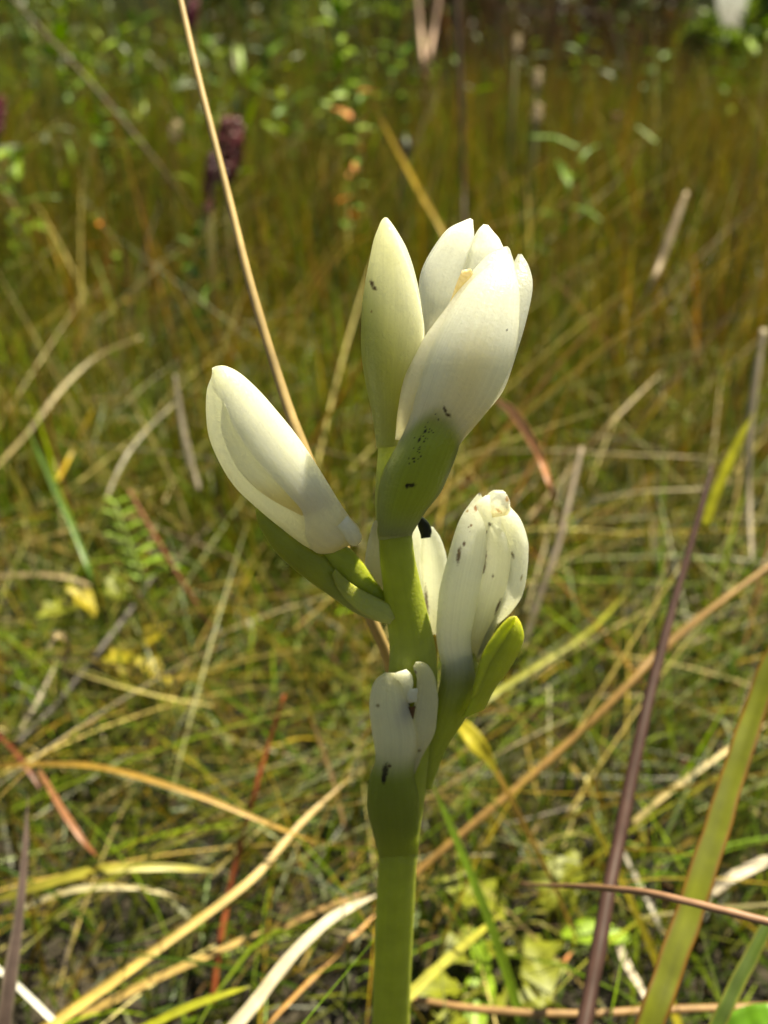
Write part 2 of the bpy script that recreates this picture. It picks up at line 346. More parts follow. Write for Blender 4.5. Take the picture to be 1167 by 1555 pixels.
# ================================================================== the orchid
def shell(name, rows, color, mat, parent, dd=0.0, k=0.6, arc=(-92, 92), closed=False, nu=40, nv=72, th=0.55, rib=0.0, ribn=9, crumple=0.0,
          stains=(), wave=0.0, seed=1, kpow=1.0, scale=1.0, label=None):
    """petal, sepal, bud or ovary: rows of (left x, left y, right x, right y [, depth ratio, offset mm, arc start, arc end])"""
    full = []
    for r in rows:
        r = list(r); full.append(r[:4] + [r[4] if len(r) > 4 else k, (r[5] if len(r) > 5 else 0) + dd,
                                          r[6] if len(r) > 6 else arc[0], r[7] if len(r) > 7 else arc[1]])
    full = np.array(full, float)
    mid = np.hstack([(full[:, 0:2] + full[:, 2:4]) / 2, full]); s = catmull(mid, nv)[:, 2:]
    s[:, 0:4] = catmull(mid, nv)[:, 2:6]
    nth = nu
    pts = np.zeros((nv, nth, 3)); px = np.zeros((nv, nth, 2)); TH = np.zeros((nv, nth))
    for i, q in enumerate(s):
        lx, ly, rx, ry, kk, off, a0, a1 = q
        cx, cy, hx, hy = (lx + rx) / 2, (ly + ry) / 2, (rx - lx) / 2 * scale, (ry - ly) / 2 * scale
        hw = math.hypot(hx, hy)
        for j in range(nth):
            th_ = math.radians(-180 + 360 * j / nth) if closed else math.radians(a0 + (a1 - a0) * j / (nth - 1))
            v = i / (nv - 1)
            rr = 1 + rib * math.cos(ribn * th_) * math.sin(math.pi * min(1, v * 1.3))
            w_ = wave * mnoise.noise((v * 5 + seed, th_ * 1.1, seed * 3.1))
            rr += w_ + crumple * mnoise.noise((v * 17 + seed, th_ * 4.5, seed)) + 0.0035 * math.cos(31 * th_) * (0 if closed else 1)
            x, y = cx + hx * math.sin(th_) * rr, cy + hy * math.sin(th_) * rr
            d0 = D(cy) + off * 0.001
            d = d0 - kk * hw * math.cos(th_) * rr * d0 / FOC
            pts[i, j] = P(x, y, d); px[i, j] = (x, y); TH[i, j] = th_
    vs = pts.reshape(-1, 3); nvt = len(vs)
    col = np.zeros((nv, nth, 3))
    for i in range(nv):
        for j in range(nth):
            c = np.array(color(px[i, j, 0], px[i, j, 1], i / (nv - 1), TH[i, j]), float)
            c = c * (1 + 0.05 * mnoise.noise((TH[i, j] * 9, i / nv * 3, seed)) + 0.055 * mnoise.noise((TH[i, j] * 24, i / nv * 2, seed + 5)))
            for st in stains:
                x0, y0, ra, rb, rot, sc_ = st[:6]
                ca, sa = math.cos(math.radians(rot)), math.sin(math.radians(rot))
                dx, dy = px[i, j, 0] - x0, px[i, j, 1] - y0
                e = math.hypot((dx * ca + dy * sa) / ra, (-dx * sa + dy * ca) / rb) + 0.45 * mnoise.noise((dx * 0.35, dy * 0.35, x0))
                f = 0.92 * min(1, max(0, (1.2 - e) / 0.6)) * (math.cos(TH[i, j]) > -0.2)
                c = c * (1 - f) + np.array(sc_) * f
            col[i, j] = c
    col = col.reshape(-1, 3)
    if closed:
        f = grid_faces(nv, nth, True)
        f.append(tuple(range(nth))[::-1]); f.append(tuple((nv - 1) * nth + j for j in range(nth)))
        return _fin(mesh_obj(name, vs, f, mat, parent, col), label)
    # thin body: inner skin offset along the normal, thinner towards the rim
    du = np.gradient(pts, axis=1); dv = np.gradient(pts, axis=0); nr = np.cross(du, dv); ln = np.linalg.norm(nr, axis=2, keepdims=True); nr = nr / np.maximum(ln, 1e-12)
    tu = np.minimum(1, np.minimum(np.linspace(0, 1, nth), np.linspace(1, 0, nth)) * 7) * 0.75 + 0.25
    tv = np.minimum(1, np.minimum(np.linspace(0, 1, nv) + 0.1, np.linspace(1, 0, nv)) * 8) * 0.8 + 0.2
    wdt = np.linalg.norm(pts[:, -1] - pts[:, 0], axis=1) * 0.12
    tk = np.minimum(th * 0.001 * tu[None, :] * tv[:, None], wdt[:, None] + 2e-5)
    sgn = 1.0 if np.sum(nr[nv // 2, nth // 2] * Fv) > 0 else -1.0
    inner = pts + nr * sgn * tk[:, :, None]
    f = grid_faces(nv, nth)
    f2 = [tuple(nvt + q for q in reversed(x)) for x in f]
    rim = [(i * nth + j) for i, j in [(0, j) for j in range(nth)] + [(i, nth - 1) for i in range(1, nv)] + [(nv - 1, j) for j in range(nth - 2, -1, -1)] + [(i, 0) for i in range(nv - 2, 0, -1)]]
    f3 = [(rim[q], nvt + rim[q], nvt + rim[(q + 1) % len(rim)], rim[(q + 1) % len(rim)]) for q in range(len(rim))]
    if sgn < 0: pass
    vs2 = np.vstack([vs, inner.reshape(-1, 3)])
    o = mesh_obj(name, vs2, f + f2 + f3, mat, parent, np.vstack([col, col]))
    fix_normals(o); return _fin(o, label)
def _fin(o, label):
    fix_normals(o)
    if label: o['label'] = label
    return o
import bmesh
def fix_normals(o):
    bm = bmesh.new(); bm.from_mesh(o.data); bmesh.ops.recalc_face_normals(bm, faces=bm.faces[:]); bm.to_mesh(o.data); bm.free()
    o.data.polygons.foreach_set('use_smooth', [True] * len(o.data.polygons))

CREAM = np.array([0.95, 0.945, 0.82]); WHITE = np.array([0.965, 0.965, 0.91]); BUTTER = np.array([0.90, 0.80, 0.42])
GRN = np.array([0.40, 0.45, 0.06]); GRN_D = np.array([0.27, 0.32, 0.05]); GRN_P = np.array([0.52, 0.56, 0.20]); LIME = np.array([0.50, 0.54, 0.06])
BRN = np.array([0.07, 0.03, 0.01]); BLK = np.array([0.012, 0.010, 0.010])
def lerp(a, b, t):
    t = min(1, max(0, t)); return a * (1 - t) + b * t
def smooth(a, b, x):
    t = min(1, max(0, (x - a) / (b - a))); return t * t * (3 - 2 * t)

orchid = empty('orchid', P(593, 1900, D(1900)) * V(1, 1, 0))
tag(orchid, 'white flowered orchid on a thick green stem standing in the grass', 'orchid')
# stem
stem_rows = [(560, 1960, 612, 1960), (562, 1760, 618, 1760), (565, 1600, 622, 1600), (567, 1500, 624, 1500), (572, 1380, 630, 1380), (576, 1290, 635, 1290),
             (579, 1200, 648, 1196), (582, 1120, 660, 1112), (586, 1060, 664, 1052), (592, 1000, 663, 995), (590, 960, 655, 952), (583, 900, 641, 893),
             (577, 850, 631, 848), (575, 810, 626, 810)]
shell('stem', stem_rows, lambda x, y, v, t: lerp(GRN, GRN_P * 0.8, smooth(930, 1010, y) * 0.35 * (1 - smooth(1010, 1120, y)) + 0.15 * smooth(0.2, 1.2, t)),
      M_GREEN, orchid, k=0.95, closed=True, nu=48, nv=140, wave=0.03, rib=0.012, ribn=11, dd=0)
shell('stem_node', [(575, 820, 626, 818), (573, 808, 628, 806), (574, 796, 632, 794)], lambda x, y, v, t: lerp(GRN_P, GRN, v), M_GREEN, orchid, k=0.95, closed=True, nu=40, nv=14, dd=0)
# pale bract hugging the stem
shell('bract', [(578, 930, 604, 930), (562, 890, 606, 895), (555, 855, 604, 860), (559, 825, 600, 828), (565, 800, 588, 804), (570, 790, 574, 791)],
      lambda x, y, v, t: lerp(np.array([0.55, 0.50, 0.20]), CREAM, v * 0.6), M_PETAL, orchid, dd=3.5, k=0.5, nv=40, nu=24, label='pale cream bract tucked behind the stem')

# --- tall closed bud
fl = tag(empty('closed_bud', P(588, 800, D(800) + 0.003), orchid), 'tall closed bud, cream above and green below')
bud = [(572, 806, 600, 806), (569, 760, 598, 760), (571, 715, 600, 715), (573, 680, 603, 678), (567, 630, 616, 632), (557, 580, 630, 588), (551, 530, 640, 545), (552, 470, 646, 498),
       (557, 430, 642, 455), (563, 395, 632, 412), (569, 365, 620, 378), (575, 347, 607, 355), (580, 335, 596, 339), (585, 330, 589, 331)]
def c_bud(x, y, v, t):
    g = smooth(430, 620, y + (606 - x) * 1.9); c = lerp(np.array([0.95, 0.945, 0.80]), lerp(np.array([0.66, 0.66, 0.20]), GRN_P * 0.85, smooth(605, 565, x)), g)
    return lerp(c, GRN_P, smooth(640, 700, y))
shell('petal', bud, c_bud, M_PETAL, fl, dd=4.5, k=0.85, closed=True, nu=64, nv=100, wave=0.02, scale=0.93)
sep = [(r[0], r[1], r[2], r[3], 0.88, 0.0, -150, a) for r, a in zip(bud[3:], [86, 86, 84, 80, 68, 56, 46, 36, 30, 24, 20])]
shell('sepal', sep, c_bud, M_PETAL, fl, dd=4.4, k=0.88, nu=90, nv=110, th=1.0, scale=1.045, rib=0.010, ribn=7, wave=0.012, seed=4,
      stains=[(565, 430, 3, 6, -20, BRN), (569, 438, 5, 3, 40, BRN), (564, 474, 1.5, 1.5, 0, BRN * 3)])

# --- big half open flower at the top
fl = tag(empty('flower', P(600, 812, D(812)), orchid), 'large half open flower with broad white petals and green base')
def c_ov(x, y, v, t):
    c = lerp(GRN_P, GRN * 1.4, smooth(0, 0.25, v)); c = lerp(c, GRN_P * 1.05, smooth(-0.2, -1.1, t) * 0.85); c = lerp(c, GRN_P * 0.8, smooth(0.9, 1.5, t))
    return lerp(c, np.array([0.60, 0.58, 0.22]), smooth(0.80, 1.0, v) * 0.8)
specks = []
r2 = random.Random(3)
for i in range(30):
    q = r2.random(); specks.append((660 - 38 * q + r2.gauss(0, 5), 632 + 75 * q + r2.gauss(0, 6), r2.uniform(0.6, 2.0), r2.uniform(0.6, 1.7), r2.uniform(0, 180), BLK))
specks += [(646, 655, 4.5, 2, -50, BLK), (637, 668, 4, 2, -60, BLK), (624, 737, 8, 3.5, 0, BLK), (618, 738, 2.5, 4, 0, BLK), (676, 622, 2.5, 6, -20, BRN * .5), (681, 630, 5, 2.5, 30, BRN * .5)]
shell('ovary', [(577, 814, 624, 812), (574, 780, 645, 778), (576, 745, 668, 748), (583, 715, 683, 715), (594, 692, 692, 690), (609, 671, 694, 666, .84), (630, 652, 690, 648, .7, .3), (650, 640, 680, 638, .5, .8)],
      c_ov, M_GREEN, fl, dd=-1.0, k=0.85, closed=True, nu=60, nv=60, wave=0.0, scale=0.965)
def c_pet(x, y, v, t):
    c = lerp(CREAM, WHITE, smooth(0.2, 0.7, v)); c = lerp(BUTTER * 0.6 + CREAM * 0.4, c, smooth(0.05, 0.42, v))
    return c
shell('petal', [(652, 560, 668, 552), (645, 500, 672, 500), (640, 455, 688, 452), (641, 420, 700, 420), (655, 387, 711, 392), (680, 353, 717, 362), (703, 338, 718, 345), (715, 332, 718, 334)],
      c_pet, M_PETAL, fl, dd=11, k=-0.35, nu=36, nv=64, th=0.5, wave=0.05, seed=2)
shell('petal', [(690, 520, 730, 510), (698, 450, 752, 440), (711, 390, 764, 392), (721, 366, 758, 368), (728, 350, 749, 354), (735, 341, 741, 342)],
      c_pet, M_PETAL, fl, dd=10, k=-0.3, nu=36, nv=64, th=0.5, wave=0.05, seed=5)
shell('petal', [(655, 640, 690, 640), (660, 570, 705, 560), (672, 500, 716, 490), (690, 440, 722, 430), (702, 410, 716, 408)],
      lambda x, y, v, t: lerp(BUTTER, np.array([0.86, 0.70, 0.30]), v), M_PETAL, fl, dd=5, k=0.4, nu=30, nv=50, th=0.5, seed=6)
shell('sepal', [(682, 682, 694, 680), (690, 645, 738, 628), (705, 595, 766, 590), (725, 535, 786, 531, .45, .5), (748, 482, 801, 482, .45, 1.5), (766, 434, 809, 434, .45, 3), (777, 406, 804, 405, .45, 4.4), (787, 386, 793, 386, .45, 5.4)],
      c_pet, M_PETAL, fl, dd=2.2, k=0.45, nu=40, nv=80, th=0.6, arc=(-92, 100), wave=0.04, seed=7)
shell('petal', [(600, 668, 660, 672), (604, 622, 690, 640), (615, 570, 735, 590, .5, .4), (642, 518, 755, 535, .5, 1.0), (672, 475, 768, 480, .5, 2.2), (710, 421, 780, 432, .5, 3.8), (740, 388, 782, 405, .5, 5.2), (762, 376, 778, 388, .5, 6.2), (771, 374, 774, 377, .5, 6.6)],
      c_pet, M_PETAL, fl, dd=1.4, k=0.50, nu=44, nv=90, th=0.6, arc=(-100, 92), wave=0.03, seed=8)
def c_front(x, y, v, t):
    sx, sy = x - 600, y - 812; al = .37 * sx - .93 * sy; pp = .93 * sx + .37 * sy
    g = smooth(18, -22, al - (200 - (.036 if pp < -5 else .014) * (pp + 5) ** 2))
    cp = c_pet(x, y, max(0, (700 - y) / 320), t); cp = lerp(cp, np.array([0.96, 0.86, 0.52]), 0.55 * smooth(1.25, 0.1, math.hypot((x - 712 - (y - 570) * -.25) / 42, (y - 572) / 88)))  # yellow ellipse: painted glow of light coming through from the yellow inner petal
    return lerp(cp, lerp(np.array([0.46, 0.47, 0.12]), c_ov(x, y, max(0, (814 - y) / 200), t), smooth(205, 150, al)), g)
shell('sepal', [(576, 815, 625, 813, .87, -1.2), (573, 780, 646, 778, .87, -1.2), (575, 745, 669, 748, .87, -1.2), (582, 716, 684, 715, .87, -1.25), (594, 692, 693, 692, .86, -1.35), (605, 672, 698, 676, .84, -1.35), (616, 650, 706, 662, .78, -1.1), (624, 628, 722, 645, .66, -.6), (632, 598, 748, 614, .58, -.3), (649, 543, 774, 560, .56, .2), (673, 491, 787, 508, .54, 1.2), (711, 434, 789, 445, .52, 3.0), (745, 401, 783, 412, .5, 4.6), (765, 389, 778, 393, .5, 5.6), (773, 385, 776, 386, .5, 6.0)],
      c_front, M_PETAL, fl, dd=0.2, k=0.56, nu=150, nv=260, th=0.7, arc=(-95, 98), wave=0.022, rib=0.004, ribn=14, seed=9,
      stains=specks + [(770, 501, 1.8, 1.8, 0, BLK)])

# --- white flower leaning to the left
fl = tag(empty('flower', P(600, 940, D(940)), orchid), 'white bud leaning left over its green boat shaped sepal')
lb = [(506, 840, 532, 828), (484, 840, 545, 806), (461, 828, 530, 787), (423, 798, 512, 761), (389, 769, 491, 727), (358, 740, 467, 690), (336, 706, 441, 653), (319, 663, 415, 621),
      (315, 623, 389, 591), (318, 590, 363, 567), (323, 570, 342, 556), (324, 558, 328, 556)]
def c_lb(x, y, v, t):
    c = lerp(WHITE * 0.5 + CREAM * 0.5, CREAM, smooth(0.6, 0.1, v))
    return lerp(c, BUTTER, 0.45 * smooth(0.36, 0.02, v))
lbc = [(r[0] - (6 if 1 < i < 10 else 2), r[1] + (3 if 1 < i < 10 else 1), r[2], r[3]) for i, r in enumerate(lb)]
shell('petal', lbc, c_lb, M_PETAL, fl, dd=0.5, k=0.76, closed=True, nu=64, nv=100, wave=0.03, scale=0.90, seed=3)
edge = [(-42, 0), (-45, 0), (-42, 0), (-28, 0), (-26, 0), (-32, 0), (-36, 0), (-30, 0), (-12, 0), (0, 0), (0, 0)]
mid_rows = [(r[0], r[1], r[2], r[3], 0.83, 0.0, a, 60) for r, a in zip(lb[3:10], [-12, -32, -40, -42, -38, -22, 6])]
shell('petal', mid_rows, lambda x, y, v, t: lerp(BUTTER, c_lb(x, y, 0.5, t), smooth(770, 720, y)), M_PETAL, fl, dd=0.2, nu=40, nv=80, th=1.0, scale=1.0, wave=0.02, seed=12)
top_rows = [(r[0], r[1], r[2], r[3], 0.86, 0.0, a, 170) for r, a in zip(lb[0:], [-88, -80, -50, -8, -4, -6, -10, -14, -18, -50, -80, -88])]
shell('sepal', top_rows, c_lb, M_PETAL, fl, dd=0.0, nu=80, nv=120, th=1.1, scale=1.05, rib=0.008, ribn=8, wave=0.02, seed=13)
shell('spur', [(512, 800, 528, 783), (522, 815, 540, 797), (529, 824, 547, 807), (535, 829, 550, 815), (541, 829, 548, 823)], lambda x, y, v, t: lerp(CREAM, BUTTER * 0.5 + CREAM * 0.5, v), M_PETAL, fl, dd=-1.6, k=0.85, closed=True, nu=32, nv=40)
shell('ovary', [(580, 936, 604, 920), (556, 912, 580, 894), (532, 892, 562, 868), (510, 872, 545, 846), (494, 852, 528, 830), (490, 842, 515, 828)],
      lambda x, y, v, t: lerp(GRN, LIME, smooth(0.6, 1.5, t) * 0.6), M_GREEN, fl, dd=0.8, k=0.85, closed=True, nu=40, nv=60, wave=0.04)
shell('sepal', [(590, 948, 600, 932), (546, 934, 562, 905), (500, 904, 528, 880), (457, 873, 495, 845), (420, 839, 455, 815), (397, 805, 418, 790), (389, 782, 400, 776), (389, 772, 391, 771)],
      lambda x, y, v, t: lerp(GRN_P * 0.8, np.array([0.36, 0.38, 0.05]), smooth(0.0, 0.5, v)), M_GREEN, fl, dd=-0.4, k=0.75, closed=True, nu=48, nv=80, wave=0.05, seed=3, label='green boat shaped sepal under the white bud')
shell('bract', [(592, 948, 606, 932), (572, 943, 592, 918), (548, 930, 566, 904), (527, 912, 543, 892), (511, 890, 524, 878), (505, 872, 510, 864)],
      lambda x, y, v, t: lerp(np.array([0.56, 0.58, 0.16]), np.array([0.42, 0.44, 0.08]), v), M_GREEN, fl, dd=-1.9, k=0.35, nu=30, nv=50, th=0.5, label='light green tongue shaped bract')

# --- spotted flower on the right
fl = tag(empty('flower', P(650, 1150, D(1150)), orchid), 'half open white flower with brown bruises at the right of the stem')
def c_c(x, y, v, t):
    return lerp(lerp(CREAM * 0.92, np.array([0.62, 0.60, 0.30]), 0.7), CREAM * 0.5 + WHITE * 0.5, smooth(0.0, 0.45, v))
shell('ovary', [(628, 1200, 656, 1196), (638, 1160, 676, 1140), (652, 1110, 706, 1090), (664, 1060, 722, 1050), (670, 1020, 728, 1015), (680, 995, 722, 992)],
      lambda x, y, v, t: lerp(GRN, GRN_P * 0.8, v * 0.6), M_GREEN, fl, dd=0.8, k=0.85, closed=True, nu=40, nv=60, wave=0.0, scale=0.95)
shell('petal', [(690, 1000, 735, 1000), (685, 950, 752, 945), (688, 900, 780, 895), (694, 850, 790, 850), (705, 800, 785, 800), (722, 765, 765, 765), (738, 752, 756, 752)],
      c_c, M_PETAL, fl, dd=3.2, k=0.6, closed=True, nu=48, nv=60, wave=0.03)
shell('petal', [(704, 1006, 730, 1004), (710, 960, 750, 955), (720, 915, 765, 912), (727, 878, 775, 880), (733, 842, 777, 844), (738, 812, 768, 812), (742, 793, 750, 794)],
      c_c, M_PETAL, fl, dd=1.2, k=0.5, nu=60, nv=90, th=0.5, wave=0.08, rib=0.012, ribn=10, crumple=0.035, seed=21,
      stains=[(744, 796, 2.5, 2.5, 0, BRN), (737, 845, 2.5, 10, 8, BRN * 2), (735, 862, 3, 9, 15, BRN), (749, 875, 1.8, 2.8, 0, BRN * 1.5), (757, 922, 3, 13, 20, BRN), (739, 808, 1.5, 3, 0, BRN * 2)])
shell('petal', [(724, 998, 742, 985), (738, 962, 754, 953), (755, 928, 779, 927), (768, 894, 796, 896), (775, 840, 803, 838, .7, .6), (763, 810, 800, 811, .7, 1.4), (744, 788, 789, 785, .7, 2.2), (736, 766, 774, 768, .7, 3), (741, 750, 771, 752, .7, 3.5), (750, 744, 764, 744, .7, 3.8)],
      c_c, M_PETAL, fl, dd=0.8, k=0.7, nu=60, nv=110, th=0.5, arc=(-92, 110), wave=0.10, rib=0.014, ribn=13, crumple=0.05, seed=22,
      stains=[(764, 772, 6, 4, 40, srgb(196, 160, 96)), (760, 769, 3, 1.5, 30, BRN * 3), (766, 749, 4, 1.5, 15, BRN * 3), (779, 843, 2, 5, -25, srgb(130, 116, 80)), (792, 878, 1.5, 5, 15, srgb(160, 150, 110))])
shell('petal', [(748, 786, 772, 782), (746, 770, 775, 770), (744, 756, 774, 758), (750, 746, 768, 747)],
      c_pet, M_PETAL, fl, dd=1.6, k=0.55, nu=40, nv=40, th=0.45, wave=0.2, crumple=0.08, seed=23, stains=[(771, 757, 3, 6, 0, srgb(190, 150, 90)), (758, 776, 6, 2.5, 35, srgb(190, 150, 90))])
shell('sepal', [(627, 1202, 657, 1198, .87, .6), (637, 1160, 677, 1140, .87, .6), (651, 1110, 707, 1092, .87, .6), (662, 1066, 722, 1056, .86, .5), (668, 1036, 724, 1033, .82, .2), (670, 1010, 721, 1010, .74, 0), (664, 975, 716, 972), (665, 930, 722, 930), (670, 888, 730, 886), (682, 840, 738, 842, .58, .8), (698, 790, 742, 796, .58, 2.2), (714, 765, 738, 772, .58, 3.2), (724, 752, 733, 756, .58, 3.8), (728, 748, 730, 749, .58, 4.0)],
      lambda x, y, v, t: lerp(c_c(x, y, v, t), lerp(GRN_P, GRN * 1.5, smooth(1030, 1090, y)), smooth(985, 1045, y)), M_PETAL, fl, dd=0.0, k=0.58, nu=100, nv=220, th=0.6, arc=(-95, 84), wave=0.05, rib=0.008, ribn=10, crumple=0.022, seed=24,
      stains=[(697, 843, 3.2, 14, 8, BRN * 1.6), (705, 826, 2.2, 4, 5, BRN * 1.5), (723, 772, 3, 5, 10, srgb(150, 90, 30)), (729, 749, 3, 3, 0, BRN * 2), (716, 798, 2, 2, 0, BRN * 3),
              (712, 800, 1.2, 1.2, 0, BRN * 3), (710, 776, 2, 3, 30, srgb(180, 150, 100)), (714, 806, 1, 1, 0, BRN * 3)])
shell('bract', [(700, 1092, 736, 1078), (714, 1064, 754, 1044), (722, 1030, 776, 1014), (735, 987, 792, 984), (754, 958, 796, 966), (771, 939, 792, 947), (780, 935, 785, 936)],
      lambda x, y, v, t: lerp(LIME * 0.9, LIME, v) if v < 0.9 else lerp(LIME, np.array([0.6, 0.42, 0.08]), (v - 0.9) * 6), M_GREEN, fl, dd=-2.6, k=0.8, closed=True, nu=48, nv=70, wave=0.06, label='bright yellow green pointed bract')
shell('bract', [(716, 1060, 736, 1046), (724, 1030, 752, 1016), (736, 987, 770, 980), (755, 957, 778, 958), (772, 939, 784, 941), (780, 935, 783, 936)],
      lambda x, y, v, t: LIME * 1.05, M_GREEN, fl, dd=-3.5, k=0.75, nu=30, nv=50, th=0.4, arc=(-95, 80), seed=31)

# --- flower half hidden behind the stem
fl = tag(empty('flower', P(652, 1010, D(1010) + 0.006), orchid), 'small white flower with black tip, half hidden behind the stem')
shell('ovary', [(640, 1060, 662, 1060), (642, 1020, 664, 1020), (644, 985, 668, 982), (650, 965, 668, 962)], lambda x, y, v, t: lerp(GRN, np.array([0.4, 0.3, 0.15]), v), M_GREEN, fl, dd=5, k=0.8, closed=True, nu=30, nv=30)
shell('petal', [(640, 975, 664, 972), (622, 920, 662, 920), (612, 870, 660, 870), (610, 830, 654, 830), (618, 800, 648, 800), (632, 786, 640, 786)], c_c, M_PETAL, fl, dd=7, k=0.6, closed=True, nu=48, nv=60,
      stains=[(627, 868, 3, 9, -10, srgb(110, 80, 50)), (632, 900, 3, 12, -15, srgb(110, 84, 60))])
shell('petal', [(652, 980, 668, 975), (646, 940, 675, 938), (641, 895, 678, 893), (638, 850, 678, 848), (640, 820, 670, 818), (645, 800, 658, 800)], c_c, M_PETAL, fl, dd=5.4, k=0.5, nu=60, nv=80, th=0.6, wave=0.06, crumple=0.02, seed=33,
      stains=[(648, 915, 3, 24, -4, srgb(80, 62, 46)), (642, 800, 8, 13, -20, BLK)])
shell('withered_tip_or_dark_gap', [(640, 818, 655, 816), (636, 802, 656, 803), (634, 790, 651, 793), (636, 784, 643, 785)], lambda x, y, v, t: np.array([0.015, 0.017, 0.025]), M_GREEN, fl, dd=4.2, k=0.5, closed=True, nu=24, nv=24, wave=0.15)

# --- lowest flower in front of the stem
fl = tag(empty('flower', P(605, 1290, D(1290)), orchid), 'lowest white flower in the shade, torn open at its top')
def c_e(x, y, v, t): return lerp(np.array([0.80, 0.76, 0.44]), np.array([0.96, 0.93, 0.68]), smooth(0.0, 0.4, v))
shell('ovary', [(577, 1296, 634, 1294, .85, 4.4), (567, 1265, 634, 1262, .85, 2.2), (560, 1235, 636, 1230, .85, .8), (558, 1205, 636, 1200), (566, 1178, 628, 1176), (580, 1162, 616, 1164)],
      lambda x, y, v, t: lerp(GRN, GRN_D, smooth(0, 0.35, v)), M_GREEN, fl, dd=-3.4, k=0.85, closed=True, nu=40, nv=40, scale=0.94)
shell('petal', [(606, 1172, 626, 1170), (612, 1120, 650, 1118), (608, 1070, 655, 1068), (606, 1040, 650, 1040), (612, 1022, 640, 1022)], c_e, M_PETAL, fl, dd=-3.3, k=-0.2, nu=36, nv=50, th=0.5, wave=0.05, seed=41)
shell('column', [(598, 1095, 618, 1095), (603, 1070, 622, 1070), (604, 1045, 628, 1043), (596, 1030, 624, 1024), (602, 1021, 618, 1016)], lambda x, y, v, t: lerp(np.array([0.10, 0.06, 0.03]), CREAM, smooth(0.3, 0.5, v)), M_PETAL, fl, dd=-4.6, k=0.5, closed=True, nu=30, nv=40, wave=0.25, seed=5)
shell('anther', [(618, 1068, 633, 1066), (617, 1055, 635, 1054), (622, 1046, 634, 1045)], lambda x, y, v, t: WHITE, M_PETAL, fl, dd=-4.8, k=0.7, closed=True, nu=20, nv=16, wave=0.25, seed=6)
shell('withered_tip_or_dark_gap', [(620, 1074, 632, 1072), (622, 1082, 630, 1082), (625, 1092, 628, 1092)], lambda x, y, v, t: np.array([0.12, 0.06, 0.03]), M_GREEN, fl, dd=-4.9, k=0.6, closed=True, nu=16, nv=14, wave=0.1)  # dark brown piece put in for the shaded gap below the anther
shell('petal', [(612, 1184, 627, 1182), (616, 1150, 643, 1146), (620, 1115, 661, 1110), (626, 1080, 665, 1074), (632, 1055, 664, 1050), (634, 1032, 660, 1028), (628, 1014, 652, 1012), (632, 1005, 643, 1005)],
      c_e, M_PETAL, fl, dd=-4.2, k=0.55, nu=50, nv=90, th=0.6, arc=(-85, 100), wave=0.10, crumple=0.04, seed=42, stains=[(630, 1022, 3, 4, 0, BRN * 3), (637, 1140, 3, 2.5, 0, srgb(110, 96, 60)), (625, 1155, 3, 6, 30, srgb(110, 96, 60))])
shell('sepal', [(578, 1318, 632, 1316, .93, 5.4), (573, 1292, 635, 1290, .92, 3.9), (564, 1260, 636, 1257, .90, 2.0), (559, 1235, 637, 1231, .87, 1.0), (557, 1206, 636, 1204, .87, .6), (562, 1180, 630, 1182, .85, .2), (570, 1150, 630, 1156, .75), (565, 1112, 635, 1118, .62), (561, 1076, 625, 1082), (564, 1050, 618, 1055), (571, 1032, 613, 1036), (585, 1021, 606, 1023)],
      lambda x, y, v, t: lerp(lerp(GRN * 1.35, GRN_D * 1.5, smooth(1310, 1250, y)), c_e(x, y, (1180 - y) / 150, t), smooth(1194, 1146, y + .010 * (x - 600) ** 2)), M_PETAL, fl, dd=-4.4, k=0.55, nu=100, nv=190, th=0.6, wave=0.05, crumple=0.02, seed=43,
      stains=[(574, 1072, 3, 3, 0, srgb(150, 140, 100)), (585, 1172, 5, 14, 8, BLK), (592, 1163, 3, 3, 0, BRN), (583, 1184, 4, 7, 0, BLK)])

